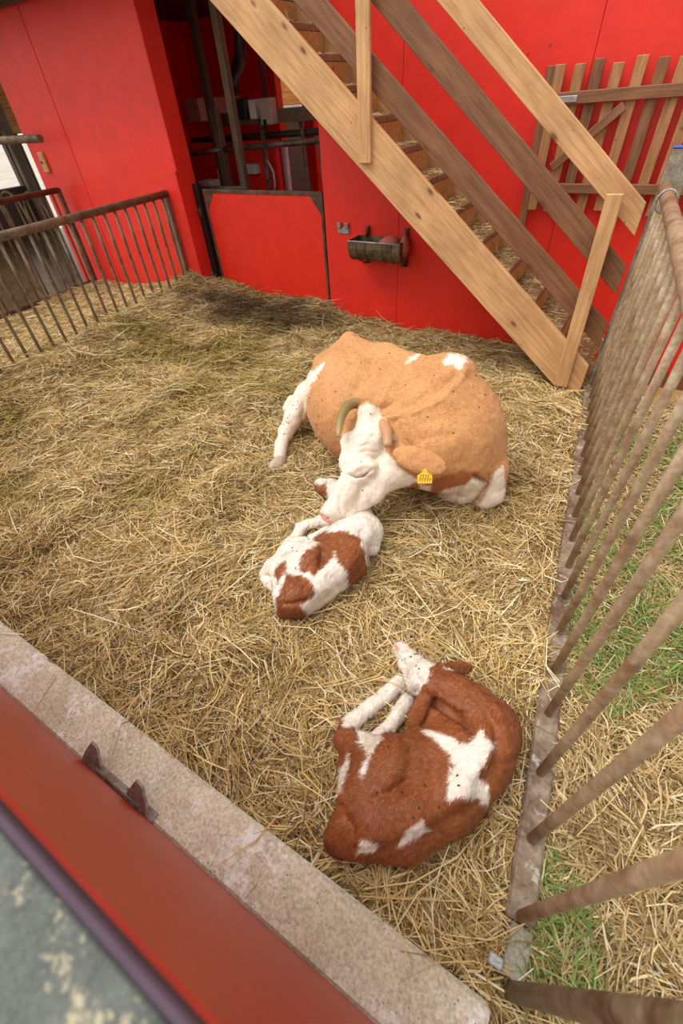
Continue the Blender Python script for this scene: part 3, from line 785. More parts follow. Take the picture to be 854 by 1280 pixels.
# ears
fwd = np.array([R[0,2], R[1,2], R[2,2]])
e0, e1 = P3(494, 566, .52), P3(558, 587, .46)
cw.ell(e0*.52+e1*.48, (.150, .070, .026), e1-e0, -fwd, k=.012, t='ear')
cw.cone(P3(488, 560, .47), P3(503, 568, .485), .036, .036, .03, 'ear')
cw.chain([(P3(450, 530, .54), .03), (P3(438, 534, .52), .035), (P3(428, 545, .5), .012)], .02, 'ear')
V, Fq, tg = cw.build(.0085)
K3 = lambda *p: crop(o3, s3, p)
o3 = (320, 390); s3 = 2.512
st_ = [
 (K3((395, 312), (470, 300), (560, 258), (620, 205)), 8, -.020, ['body', 'neck']),           # crease between neck and barrel
 (K3((420, 330), (500, 312), (580, 278), (640, 215), (655, 180)), 4, .012, ['neck', 'body']),
 (K3((395, 120), (360, 170), (330, 220)), 16, -.022, ['body']),                      # flank hollow
 (K3((300, 80), (240, 120), (190, 165)), 4, .012, ['body']),
 (K3((690, 520), (725, 545), (700, 590), (670, 612)), 3.5, -.03, None),              # between brisket and knee
 (K3((560, 590), (600, 570), (660, 590)), 4, -.010, None),
 (K3((590, 620), (620, 600), (640, 560)), 3, -.010, None),
 (K3((470, 420), (520, 400), (600, 390)), 8, -.010, ['neck']),
 (K3((440, 345), (470, 400), (500, 440)), 4, -.012, ['neck']),
 (K3((430, 480), (480, 500), (500, 530)), 4, -.010, ['neck', 'head']),
 (K3((155, 330), (165, 380), (230, 450), (262, 470)), 5, -.012, ['body']),
 (K3((165, 175), (150, 250), (148, 330)), 4, -.022, ['body', 'leg']),                # thigh against belly
]
for q in range(7):
    x = 210+q*33
    st_.append((K3((x+95, 150), (x+50, 220), (x, 330)), 4, .005 if q % 2 else -.007, ['body']))
# face: closed eye, wrinkles, mouth, cheek
HE = ['head']
st_ += [
 (K3((292, 512), (315, 520), (340, 515), (362, 498)), 1.8, -.012, HE),
 (K3((300, 500), (320, 485), (350, 478), (372, 482)), 4, .012, HE),
 (K3((292, 492), (315, 465), (350, 455), (380, 460)), 1.6, -.007, HE),
 (K3((288, 478), (312, 445), (345, 435), (378, 440)), 1.6, -.006, HE),
 (K3((290, 455), (318, 425), (350, 415)), 1.6, -.005, HE),
 (K3((300, 400), (330, 385), (365, 390)), 2, -.006, HE),
 (K3((300, 370), (335, 355), (370, 365)), 2, -.006, HE),
 (K3((272, 560), (262, 600), (268, 630)), 3, -.008, HE),
 (K3((330, 550), (318, 590), (322, 620)), 3, -.008, HE),
 (K3((365, 625), (320, 635), (290, 660), (260, 682)), 2.2, -.014, HE),
 (K3((205, 642), (215, 652), (226, 650)), 2.2, -.018, HE),
 (K3((390, 545), (360, 600)), 5, -.006, HE),
 (K3((410, 500), (395, 560), (380, 600)), 7, .006, HE),
]
V = sculpt(V, Fq, tg, st_)
V += vnormals(V, Fq)*((vnoise(V, 30, 77)-.5)*.006)[:, None]
# ground flattening
V[:, 2] = np.maximum(V[:, 2], -.03)
o3 = (320, 390); s3 = 2.512
o8 = (320, 430); s8 = 854/120
pat = [
 (TAN_D*1.1, ['neck', 'body', 'fore'], crop(o3, s3, [(455, 540), (560, 525), (640, 500), (700, 505), (725, 535), (680, 525), (660, 548), (600, 556), (560, 582), (470, 565)])),
 (WHITE, ['leg', 'body', 'hoof'], crop(o8, s8, [(470, 150), (415, 215), (330, 400), (230, 530), (200, 700), (130, 800), (100, 1150), (280, 1150), (300, 850), (380, 720), (410, 640), (450, 780), (480, 840), (440, 680), (450, 470), (510, 340), (620, 170), (600, 160), (520, 240), (470, 220)])),
 (WHITE, ['body'], crop(o3, s3, [(590, 150), (610, 130), (660, 140), (672, 190), (650, 200), (625, 165), (595, 165)])),
 (WHITE, ['body'], crop(o3, s3, [(465, 160), (500, 135), (535, 112), (538, 118), (510, 140), (475, 165)])),
 (WHITE, ['body', 'neck', 'fore'], crop(o3, s3, [(560, 580), (600, 555), (660, 545), (680, 520), (725, 535), (700, 570), (680, 595), (640, 620), (590, 615)])),
 (WHITE, ['body', 'fore'], crop(o3, s3, [(775, 480), (790, 640), (690, 640), (680, 600), (720, 560), (745, 515)])),
 (WHITE, ['neck', 'head'], crop(o3, s3, [(350, 280), (385, 310), (410, 345), (430, 370), (445, 440), (440, 480), (480, 510), (520, 530), (480, 545), (420, 580), (370, 630), (330, 690), (150, 690), (150, 600), (250, 450), (250, 400), (310, 320)])),
 (WHITE, ['neck'], crop(o3, s3, [(490, 430), (520, 432), (560, 440), (558, 450), (520, 446), (497, 442)])),
 (WHITE, ['neck'], crop(o3, s3, [(515, 540), (550, 545), (550, 570), (515, 565)])),
 (PINK, ['head'], crop(o3, s3, [(195, 625), (215, 640), (238, 655), (232, 672), (205, 660), (190, 645)])),
]
cols = paint(V, tg, TAN, pat, 2.0, 1.2, 3)
cols[np.isin(tg, ['hoof'])] = cols[np.isin(tg, ['hoof'])]*.35+HOOF*.65
# dirt freckles and coat variation that belong to the hide
vn = vnoise(V, 5, 11)[:, None]; vm = vnoise(V, 45, 15)[:, None]; vh = vnoise(V*np.array([1, 1, .3]), 150, 16)[:, None]; cols *= .80+.18*vn+.12*vm+.12*vh
cow_v, cow_f = V, Fq
cow = thing('cow', 'tan and white horned cow lying in hay, muzzle resting on a calf', 'cow', (-1.1, 2.25, 0))
link('cow_body', np_mesh('cow_body', V, Fq, cols), M['hair_cow'], cow)
def horn(pts, rs, ks=2.2):
    bm = bmesh.new(); 
    pv = [Vector(p) for p in pts]; fine = []; fr_ = []
    for i in range(len(pv)-1):
        for k in range(4):
            t = k/4; a = pv[max(i-1, 0)]; b = pv[i]; c = pv[i+1]; d = pv[min(i+2, len(pv)-1)]
            fine.append(.5*((2*b)+(c-a)*t+(2*a-5*b+4*c-d)*t*t+(3*b-a-3*c+d)*t**3)); fr_.append(rs[i]+(rs[i+1]-rs[i])*t)
    fine.append(pv[-1]); fr_.append(rs[-1]); tube_bm(bm, fine, fr_, 14)
    o = from_bm('horn', bm, M['horn'], cow, smooth=True)
    a = o.data.color_attributes.new('Col', 'FLOAT_COLOR', 'POINT'); n = len(fine)
    for i in range(n):
        t = i/(n-1); tt = min(1, t*ks); c = lin(196, 140, 108)*(1-tt)+lin(136, 116, 70)*tt
        c = c if t < .75 else c*(1-(t-.75)*2)+lin(206, 176, 128)*(t-.75)*2
        for k in range(14): a.data[i*14+k].color = (*c, 1)
    return o
horn([P3(458, 512, .60), P3(448, 504, .635), P3(434, 508, .65), P3(426, 524, .63), P3(423, 546, .59)], [.032, .031, .029, .024, .010])
horn([P3(472, 528, .57), P3(479, 531, .585), P3(484, 542, .58), P3(484.5, 558, .55)], [.033, .033, .031, .020], .5)
# ear tag with printed digits
def tagplate():
    c0 = Vector(P3(531, 597, .47)); rt = Vector(P3(540, 597, .47))-c0; rt.normalize(); upv = Vector((R[0,1], R[1,1], R[2,1]))*-1
    upv = (upv-rt*upv.dot(rt)).normalized()
    o = outline('ear_tag', [(-.037, -.03), (.037, -.03), (.037, .012), (.014, .026), (.006, .046), (-.006, .046), (-.014, .026), (-.037, .012)], c0, rt, upv, .004, M['tag'], cow)
    n = rt.cross(upv)
    base = c0+n*.0045
    for row, zz, cnt in ((0, -.012, 5), (1, .006, 4)):
        for i in range(cnt):
            x = -.026+i*.0125+(.004 if row else 0)
            outline('tag_digit', [(x, zz-.008), (x+.003, zz-.008), (x+.003, zz+.004), (x+.007, zz+.004), (x+.007, zz+.008), (x, zz+.008)], base, rt, upv, .0006, M['tag_ink'], o)
tagplate()
# ---- short lying coat hair
def coat(name, V, Fq, cols, tags, n, length, width, flow, parent, seed):
    r = np.random.default_rng(seed)
    A, B, Cc = V[Fq[:, 0]], V[Fq[:, 1]], V[Fq[:, 2]]
    area = np.linalg.norm(np.cross(B-A, Cc-A), axis=1); up_ = V[Fq].mean(1)[:, 2] > .0
    pr_ = area*up_; fi = r.choice(len(Fq), n, p=pr_/pr_.sum())
    q = Fq[fi]; u, v = r.random((2, n, 1))
    w4 = [(1-u)*(1-v), u*(1-v), u*v, (1-u)*v]
    P = sum(V[q[:, k]]*w4[k] for k in range(4)); Nn = vnormals(V, Fq); nn = sum(Nn[q[:, k]]*w4[k] for k in range(4)); nn /= np.linalg.norm(nn, axis=1)[:, None]
    cc = sum(cols[q[:, k]]*w4[k] for k in range(4))
    f = np.array(flow, float)[None]+np.stack([vnoise(P, 14, seed+k)-.5 for k in range(3)], -1)*1.6+r.normal(0, .22, (n, 3))
    f = f-nn*(f*nn).sum(1)[:, None]; f /= np.maximum(np.linalg.norm(f, axis=1), 1e-6)[:, None]
    sd = np.cross(nn, f); L_ = length*r.uniform(.6, 1.25, n)[:, None]; w_ = width*r.uniform(.6, 1.2, n)[:, None]
    lift = r.uniform(.05, .28, n)[:, None]
    b0 = P-nn*.0005; m0 = P+f*L_*.55+nn*L_*lift*.7; t0 = P+f*L_+nn*L_*lift*.75
    VV = np.stack([b0-sd*w_, b0+sd*w_, m0-sd*w_*.8, m0+sd*w_*.8, t0-sd*w_*.15, t0+sd*w_*.15], 1).reshape(-1, 3)
    k = np.arange(n)[:, None]*6; FF = np.concatenate([k+np.array([[0, 1, 3, 2]]), k+np.array([[2, 3, 5, 4]])])
    hc = np.repeat(cc*r.uniform(.78, 1.18, n)[:, None], 6, 0)
    return tag(link(name, np_mesh(name, VV, FF, hc), M['hair_fine'], parent), kind='stuff')
coat('coat_hair', cow_v, cow_f, cols, tg, 60000, .016, .0011, (-.9, .1, -.5), cow, 201)
# ---- standing helper for surface lookup
cow_bvh = BVHTree.FromPolygons([tuple(v) for v in cow_v], [tuple(map(int, f)) for f in cow_f])
def hit(bvh, x, y):
    d = Vector(ray(x, y)).normalized(); h = bvh.ray_cast(Vector(ORG), d); return h[0], h[1]
def surf_tube(name, bvh, pts, r, m, parent, lift=.0):
    q = [hit(bvh, *p) for p in pts]; q = [a+n*lift for a, n in q if a is not None]
    if len(q) > 1: tube(name, q, [r*.5]+[r]*(len(q)-2)+[r*.5] if len(q) > 2 else r, m, parent, 6)
surf_tube('eyelashes', cow_bvh, [(438, 594.5), (445, 597), (453, 596), (461, 590)], .004, M['lash'], cow)

# ---- calf being licked
c1 = Body()
c1.ell(P3(378, 722, .12), (.16, .145, .13), (.35, 1, 0), k=.05)            # pelvis
c1.ell(P3(404, 704, .12), (.21, .145, .135), (.30, 1, 0), k=.06)           # barrel
c1.ell(P3(434, 678, .13), (.14, .125, .135), (.25, 1, 0), k=.05)           # shoulders
c1.cone(P3(366, 746, .15), P3(357, 760, .07), .07, .052, .05)              # rump
c1.ell(P3(364, 741, .17), (.09, .07, .06), (.35, 1, 0), k=.05)             # hip
c1.chain([(P3(370, 750, .17), .045), (P3(400, 728, .19), .05), (P3(432, 702, .19), .05), (P3(446, 684, .2), .05)], .05)  # spine
c1.cone(P3(376, 750, .10), P3(438, 706, .10), .085, .09, .05)              # lower back side
c1.ell(P3(388, 700, .2), (.085, .06, .065), (.5, 1, .2), k=.035)           # stifle hump
c1.ell(P3(372, 690, .075), (.11, .075, .085), (.5, 1, 0), k=.04)
c1.chain([(P3(452, 666, .16), .085), (P3(463, 665, .13), .065), (P3(464, 684, .07), .05)], .035)  # near shoulder
c1.chain([(P3(354, 714, .11), .085), (P3(343, 711, .07), .055), (P3(335, 718, .045), .036), (P3(338, 727, .04), .032), (P3(347, 738, .04), .032)], .03, 'leg')
c1.chain([(P3(356, 700, .10), .06), (P3(364, 682, .07), .042), (P3(373, 669, .05), .032), (P3(376, 664, .045), .034)], .03, 'leg')
# fore legs stretched to the left
c1.chain([(P3(428, 650, .10), .05), (P3(402, 651, .07), .033), (P3(385, 656, .06), .027), (P3(375, 659, .05), .032)], .02, 'leg')
c1.chain([(P3(430, 664, .11), .05), (P3(410, 665, .09), .034), (P3(392, 674, .08), .034)], .02, 'leg')
c1.ell(P3(371, 661, .04), (.035, .026, .028), (-1, -.3, 0), k=.015, t='hoof')
# neck and head lying beyond the cow's muzzle
c1.chain([(P3(452, 657, .13), .09), (P3(445, 637, .12), .075), (P3(428, 622, .11), .07)], .05, 'neck')
c1.chain([(P3(428, 620, .11), .07), (P3(414, 611, .09), .058), (P3(402, 606, .07), .046)], .03, 'head')
c1.ell(P3(402, 612, .085), (.035, .03, .03), (-.3, -1, 0), k=.02, t='head')
V1, F1, t1_ = c1.build(.0062)
o4 = (310, 570); s4 = 4.27
K4 = lambda *p: crop(o4, s4, p)
V1 = sculpt(V1, F1, t1_, [
 (K4((395, 470), (400, 520), (385, 590), (350, 640)), 4, -.022, None),       # behind the stifle
 (K4((345, 520), (330, 570), (350, 580)), 9, .012, None),
 (K4((170, 700), (185, 790), (240, 790), (320, 770)), 3.5, -.014, None),     # tail root and hip
 (K4((260, 680), (320, 720)), 10, .012, None),
 (K4((215, 560), (190, 660), (165, 740)), 4, -.014, None),
 (K4((90, 640), (140, 650), (160, 720)), 3, -.014, None),
 (K4((440, 700), (520, 640), (560, 560)), 6, .008, None),
 (K4((430, 640), (480, 700)), 5, -.008, None),
 (K4((610, 400), (640, 470), (640, 540)), 4, -.016, None),
 (K4((560, 360), (600, 420)), 6, -.006, None),
 (K4((300, 440), (420, 410), (500, 395)), 4, -.012, None),
 (K4((240, 445), (330, 445), (400, 420)), 3, -.012, None),
])
V1 += vnormals(V1, F1)*((vnoise(V1*np.array([1, .5, 1]), 90, 78)-.5)*.004)[:, None]
V1[:, 2] = np.maximum(V1[:, 2], -.02)
pat1 = [
 (RBR, ['body', 'leg'], crop(o4, s4, [(350, 430), (420, 400), (520, 395), (590, 430), (620, 500), (632, 545), (650, 620), (600, 690), (545, 712), (535, 620), (480, 560), (465, 510), (450, 560), (400, 600), (350, 640), (280, 610), (275, 570), (310, 500), (390, 470)])),
 (RBR, ['body', 'leg'], crop(o4, s4, [(205, 625), (300, 635), (360, 690), (350, 740), (290, 800), (330, 845), (300, 900), (150, 900), (150, 830), (165, 740)])),
 (RBR, ['body', 'leg'], crop(o4, s4, [(205, 540), (212, 580), (180, 660), (160, 700), (143, 630), (150, 590)])),
 (RBR, ['body'], crop(o4, s4, [(560, 715), (470, 760), (400, 820), (330, 850), (330, 900), (480, 850), (620, 740)])),
 (RBR, ['head'], crop(o4, s4, [(340, 150), (420, 145), (420, 200), (380, 240), (330, 210)])),
]
cols1 = paint(V1, t1_, CWHITE, pat1, 2.6, 1.3, 5)
cols1[t1_ == 'hoof'] = HOOF*.8
cols1 *= .78+.22*vnoise(V1, 9, 12)[:, None]+.14*vnoise(V1, 60, 17)[:, None]+.12*vnoise(V1*np.array([1, .4, 1]), 170, 18)[:, None]
calf1 = thing('calf', 'small white and brown calf curled under the cow\'s muzzle', 'calf', (-1.0, 1.2, 0))
link('calf_body', np_mesh('calf_body', V1, F1, cols1), M['hair_calf'], calf1)

# ---- calf in front
c2 = Body()
c2.ell(P3(482, 1000, .13), (.165, .155, .14), (.62, .78, 0), k=.05)        # pelvis
c2.ell(P3(536, 972, .13), (.22, .165, .148), (.62, .78, 0), k=.06)         # barrel
c2.ell(P3(588, 940, .14), (.14, .135, .14), (.5, .86, 0), k=.05)           # chest
c2.ell(P3(612, 925, .13), (.12, .10, .13), (.3, .9, 0), k=.05)             # shoulders
c2.chain([(P3(448, 1030, .15), .07), (P3(424, 1050, .085), .05)], .05)     # rump
c2.ell(P3(428, 1040, .13), (.05, .04, .05), (.6, .7, 0), k=.04)            # pin bone
c2.chain([(P3(452, 1040, .11), .07), (P3(505, 1034, .12), .085), (P3(560, 1002, .12), .09), (P3(606, 958, .12), .08)], .05)  # back
c2.chain([(P3(470, 1028, .22), .03), (P3(520, 1012, .25), .03), (P3(566, 982, .25), .03), (P3(600, 945, .25), .03)], .05)   # spine ridge
c2.ell(P3(496, 958, .21), (.11, .075, .075), (.55, .8, 0), k=.04)          # thigh hump
c2.chain([(P3(482, 958, .16), .105), (P3(455, 944, .10), .07), (P3(433, 924, .07), .042), (P3(438, 906, .06), .032)], .035, 'leg')
c2.chain([(P3(436, 908, .06), .036), (P3(462, 884, .055), .028), (P3(482, 869, .055), .030), (P3(499, 854, .05), .034)], .015, 'leg')
c2.chain([(P3(444, 980, .10), .055), (P3(433, 958, .05), .035)], .03, 'leg2')
c2.chain([(P3(474, 928, .08), .045), (P3(484, 913, .06), .030), (P3(499, 892, .055), .029), (P3(509, 877, .05), .032)], .012, 'leg')
c2.ell(P3(512, 869, .045), (.030, .026, .028), (.5, .8, 0), k=.012, t='hoof')
c2.ell(P3(620, 915, .12), (.085, .075, .11), (.2, 1, 0), k=.04)
c2.ell(P3(552, 908, .13), (.12, .08, .085), (.8, -.3, 0), k=.03)           # near shoulder below the neck
# neck curling up-left to the head
c2.chain([(P3(616, 900, .20), .078), (P3(592, 878, .21), .064), (P3(566, 861, .20), .054), (P3(550, 853, .19), .052)], .03, 'neck')
c2.cone(P3(600, 872, .27), P3(622, 895, .27), .010, .012, .03, 'neck')     # fold on the neck
# head: skull, face, muzzle
c2.chain([(P3(545, 852, .19), .054), (P3(530, 845, .165), .056), (P3(515, 829, .115), .045), (P3(504, 815, .075), .033)], .03, 'head')
c2.ell(P3(521, 852, .13), (.055, .045, .045), (-.6, .5, -.4), k=.03, t='head')  # cheek
c2.ell(P3(501, 811, .07), (.036, .036, .030), (-.7, .6, -.4), k=.015, t='head')
# ears
e0, e1 = P3(546, 838, .22), P3(593, 834, .17)
c2.ell(e0*.5+e1*.5, (.085, .032, .012), e1-e0, -fwd, k=.012, t='ear')
c2.cone(P3(545, 840, .20), P3(556, 838, .21), .024, .022, .02, 'ear')
e0, e1 = P3(534, 866, .235), P3(513, 911, .215)
c2.ell(e0*.5+e1*.5, (.075, .032, .012), e1-e0, -fwd, k=.012, t='ear')
c2.cone(P3(537, 862, .20), P3(531, 873, .225), .024, .02, .02, 'ear')
V2, F2, t2_ = c2.build(.0055)
o5 = (380, 780); s5 = 2.847
K5 = lambda *p: crop(o5, s5, p)
V2 = sculpt(V2, F2, t2_, [
 (K5((460, 270), (500, 300), (560, 335), (610, 380)), 5, -.030, ['body', 'neck']),   # neck folded over the shoulder
 (K5((470, 250), (560, 300), (640, 360)), 5, .008, ['neck']),
 (K5((600, 250), (650, 300), (680, 350), (690, 420)), 5, -.012, None),
 (K5((680, 290), (710, 360), (730, 450)), 7, .010, None),
 (K5((700, 420), (690, 500), (640, 560)), 8, -.012, None),
 (K5((370, 420), (385, 480), (370, 540), (320, 600)), 9, -.013, ['body', 'leg']),      # in front of the thigh
 (K5((330, 440), (340, 510), (310, 560)), 13, .010, ['body', 'leg']),
 (K5((290, 600), (330, 580), (370, 560)), 5, -.010, ['body', 'leg']),
 (K5((250, 620), (260, 680)), 6, -.008, None),
 (K5((450, 480), (470, 560), (450, 640)), 12, -.010, ['body']),
 (K5((520, 470), (500, 560)), 10, .006, ['body']),
 (K5((130, 650), (170, 720), (180, 800)), 6, -.014, None),
 (K5((95, 770), (130, 700), (190, 640)), 6, .008, None),
 (K5((180, 780), (330, 745), (480, 680), (590, 600)), 9, .008, ['body']),
 (K5((165, 455), (200, 440), (240, 430)), 4, -.012, None),
 (K5((190, 380), (215, 430), (250, 450)), 4, -.010, ['leg']),
 (K5((345, 125), (360, 150), (352, 200)), 3, -.010, ['head']),
 (K5((420, 100), (400, 105), (385, 112)), 1.8, -.008, ['head']),
 (K5((325, 82), (330, 88)), 2, -.010, ['head']),
 (K5((400, 180), (420, 210), (400, 240)), 4, -.006, ['head']),
])
V2 += vnormals(V2, F2)*((vnoise(V2*np.array([.6, 1, 1]), 95, 79)-.5)*.0045)[:, None]
V2[:, 2] = np.maximum(V2[:, 2], -.02)
pat2 = [
 (CWHITE, ['body', 'leg'], crop(o5, s5, [(430, 375), (500, 395), (560, 410), (600, 420), (630, 370), (645, 405), (690, 420), (660, 460), (650, 500), (625, 540), (660, 580), (650, 640), (625, 620), (560, 610), (515, 615), (520, 560), (540, 500), (520, 455), (470, 420)])),
 (CWHITE, ['body'], crop(o5, s5, [(380, 720), (420, 700), (445, 735), (390, 770), (340, 785)])),
 (CWHITE, ['body'], crop(o5, s5, [(190, 820), (210, 770), (235, 755), (270, 790), (250, 810)])),
 (CWHITE, ['body', 'leg', 'leg2'], crop(o5, s5, [(290, 385), (250, 450), (215, 550), (198, 545), (225, 470), (215, 420), (240, 400)])),
 (CWHITE, ['leg2', 'leg', 'body'], crop(o5, s5, [(115, 600), (128, 510), (160, 460), (168, 490), (150, 560), (135, 600)])),
 (CWHITE, ['leg', 'hoof'], crop(o5, s5, [(140, 365), (180, 370), (200, 425), (250, 440), (290, 385), (390, 380), (420, 200), (300, 150), (150, 300)])),
 (CWHITE, ['head', 'neck'], crop(o5, s5, [(300, 50), (370, 50), (440, 105), (490, 135), (450, 160), (445, 200), (440, 225), (400, 262), (330, 230), (300, 120)])),
 (PINK, ['head'], crop(o5, s5, [(318, 78), (335, 70), (338, 90), (325, 95)])),
 (CWHITE, ['ear', 'head'], crop(o5, s5, [(500, 155), (525, 155), (538, 175), (520, 172)])),
]
cols2 = paint(V2, t2_, RBR, pat2, 3.2, 1.3, 9)
cols2[t2_ == 'hoof'] = HOOF
cols2 *= .78+.22*vnoise(V2, 9, 13)[:, None]+.14*vnoise(V2, 60, 19)[:, None]+.12*vnoise(V2*np.array([.5, 1, 1]), 170, 20)[:, None]
calf2 = thing('calf', 'reddish brown calf with white patches curled alone near the fence', 'calf', (0, .55, 0))
link('calf_body', np_mesh('calf_body', V2, F2, cols2), M['hair_calf'], calf2)
coat('coat_hair', V1, F1, cols1, t1_, 36000, .019, .0010, (-.3, -.9, -.4), calf1, 202)
coat('coat_hair', V2, F2, cols2, t2_, 60000, .018, .0009, (-.5, -.7, -.4), calf2, 203)
bvh1 = BVHTree.FromPolygons([tuple(v) for v in V1], [tuple(map(int, f)) for f in F1])
bvh2 = BVHTree.FromPolygons([tuple(v) for v in V2], [tuple(map(int, f)) for f in F2])
surf_tube('eyelid', bvh2, [(517, 818), (521, 817), (525, 818), (529, 820)], .004, M['lash'], calf2)

# ------------------------------------------------------------------ hay
def fbm2(x, y, sc, seed, octv=3):
    P = np.stack([x, y, np.full_like(x, .37)], -1); r = 0; a = 1; t = 0
    for i in range(octv): r = r+a*(vnoise(P, sc*2**i, seed+i)-.5); t += a; a *= .5
    return r/t
def sstep(a, b, v): t = np.clip((v-a)/(b-a), 0, 1); return t*t*(3-2*t)
def hay_h(x, y):
    x = np.asarray(x, float); y = np.asarray(y, float)
    h = .20*fbm2(x, y, 1.3, 21, 2)+.24*fbm2(x, y, 3.6, 31, 3)
    lx = -5.1+.0962*(4.4-y)
    h = h+.17*np.exp(-((x-lx-.1)/.75)**2)
    h = h+.10*sstep(3.9, 4.6, y)*sstep(-2.6, -3.6, x)
    h = h-.05*sstep(3.6, 4.5, y)*sstep(-2.6, -1.2, x)
    # trodden flat where the animals lie and along the kerb
    flat = 1.0
    for (cx_, cy_, rx, ry) in ((-1.05, 2.2, .95, .6), (-.95, 1.25, .42, .5), (-.02, .55, .42, .55)):
        d = np.sqrt(((x-cx_)/rx)**2+((y-cy_)/ry)**2); flat = flat*sstep(.75, 1.35, d)
    h = h*flat
    h = np.where(y < .35, h*sstep(.02, .35, y)+.0, h)
    return h
def gridmesh(name, x0, x1, y0, y1, st_, hf, m):
    nx = int((x1-x0)/st_)+1; ny = int((y1-y0)/st_)+1
    X, Y = np.meshgrid(np.linspace(x0, x1, nx), np.linspace(y0, y1, ny), indexing='ij')
    Y = np.minimum(Y, np.where(X < XJ+.03, YL-.038, YB-.003))
    Z = hf(X.ravel(), Y.ravel()); V = np.stack([X.ravel(), Y.ravel(), Z], -1)
    i = np.arange((nx-1)*(ny-1)); a = (i//(ny-1))*ny+i % (ny-1)
    Fq = np.stack([a, a+ny, a+ny+1, a+1], -1)
    return link(name, np_mesh(name, V, Fq), m)
def strands(name, n, pos, hf, pal, L=(.08, .28), w=(.0012, .003), lift=(.0, .045), tilt=.12, seed=0, flow=1.0, colf=None, curl=1.0):
    r = np.random.default_rng(seed)
    x, y = pos(r, n); n = len(x)
    ang = fbm2(x, y, .9, 51, 2)*14*flow + fbm2(x, y, 3.2, 61, 2)*9*flow + r.normal(0, .6, n)
    ln = r.uniform(L[0], L[1], n)*r.uniform(.6, 1.2, n)
    kap = r.normal(0, 1.6, n)*curl; wd = r.uniform(w[0], w[1], n)
    z0 = hf(x, y)+lift[0]+(lift[1]-lift[0])*r.random(n)**1.6
    tl_ = r.normal(0, tilt, n)
    NS = 4; pts = np.zeros((n, NS, 3)); roll = r.uniform(-1.0, 1.0, n)
    px, py = x.copy(), y.copy(); s = np.linspace(-.5, .5, NS)
    for k in range(NS):
        t = s[k]*ln; th = ang+kap*s[k]
        pts[:, k, 0] = x+np.cos(th)*t; pts[:, k, 1] = y+np.sin(th)*t
        pts[:, k, 2] = z0+tl_*t+.0 - (s[k]**2)*ln*.10
    pts[:, :, 1] = np.minimum(pts[:, :, 1], np.where(pts[:, :, 0].min(1, keepdims=True) < XJ+.03, YL-.045, YB-.006))
    g = hf(pts[:, :, 0].ravel(), pts[:, :, 1].ravel()).reshape(n, NS)
    pts[:, :, 2] = np.maximum(pts[:, :, 2], g-.012)
    side = np.stack([-np.sin(ang)*np.cos(roll), np.cos(ang)*np.cos(roll), np.sin(roll)], -1)*wd[:, None]
    V = np.zeros((n, NS, 2, 3)); tap = np.array([.7, 1, 1, .5])
    V[:, :, 0] = pts-side[:, None]*tap[None, :, None]; V[:, :, 1] = pts+side[:, None]*tap[None, :, None]
    b = (np.arange(n)*NS*2)[:, None]+np.arange(NS-1)[None]*2
    Fq = np.stack([b, b+1, b+3, b+2], -1).reshape(-1, 4)
    ci = r.choice(len(pal), n, p=[p for p, _ in pal]); pc = np.array([c for _, c in pal])[ci]
    pc = pc*r.uniform(.8, 1.15, n)[:, None]
    if colf is not None: pc = colf(x, y, pc, r)
    cols = np.repeat(pc, NS*2, 0)
    me = np_mesh(name, V.reshape(-1, 3), Fq, cols, smooth=False)
    return link(name, me, M['straw'])
HAY = [(.26, lin(222, 196, 142)), (.28, lin(202, 171, 111)), (.18, lin(178, 146, 87)), (.13, lin(140, 110, 64)), (.10, lin(236, 220, 182)), (.05, lin(100, 76, 42))]
def pen_pos(r, n):
    y = r.uniform(.1, 4.57, n); xr = fa.x+FD.x/FD.y*(y-fa.y)-.03; xl = -5.1+.0962*(4.4-y)-.35
    x = xl+(xr-xl)*r.random(n)
    return x, y
def pen_col(x, y, pc, r):
    # olive and brown tufts, damp dark litter by the half door
    o_ = sstep(.0, .2, fbm2(x, y, 1.7, 71, 3))*sstep(-1.2, -2.4, x)*.9
    pc = pc*(1-o_[:, None])+pc*np.array([.66, .66, .42])*o_[:, None]
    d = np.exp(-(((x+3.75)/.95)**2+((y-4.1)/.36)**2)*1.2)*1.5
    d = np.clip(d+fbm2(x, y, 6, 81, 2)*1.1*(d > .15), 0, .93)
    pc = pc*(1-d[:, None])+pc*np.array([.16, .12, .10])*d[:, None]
    return pc
bed = gridmesh('hay_bed', -6.0, .34, .06, 4.6, .03, lambda x, y: hay_h(x, y)-.012, M['haybase'])
tag(bed, 'thick golden hay bedding covering the pen floor', 'hay', kind='stuff')
hs = strands('hay_strands', 215000, pen_pos, hay_h, HAY, seed=101, colf=pen_col)
hs.parent = bed; tag(hs, kind='stuff')
hl_ = strands('hay_wisps', 9000, pen_pos, hay_h, HAY, L=(.2, .5), lift=(.02, .07), tilt=.2, seed=102, colf=pen_col, w=(.0015, .003))
hl_.parent = bed; tag(hl_, kind='stuff')
# outside the right fence
def right_pos(r, n):
    y = r.uniform(-.5, 3.9, n); x0_ = fa.x+FD.x/FD.y*(y-fa.y)+.02
    return x0_+r.random(n)**1.2*1.5, y
def rh(x, y): return .05*fbm2(np.asarray(x, float), np.asarray(y, float), 2.2, 41, 3)+.0
rb = gridmesh('litter_outside', .0, 2.6, -.6, 4.2, .04, lambda x, y: np.where(x < fa.x+FD.x/FD.y*(y-fa.y), -.055, rh(x, y)-.015), M['haybase'])
tag(rb, 'trampled hay litter outside the bar fence', 'hay', kind='stuff')
HAY2 = [(.3, lin(214, 190, 140)), (.3, lin(190, 162, 110)), (.2, lin(160, 130, 80)), (.1, lin(226, 208, 168)), (.1, lin(140, 104, 64))]
ro = strands('hay_outside', 42000, right_pos, rh, HAY2, L=(.08, .26), w=(.0013, .0035), seed=103, tilt=.2, lift=(0, .04))
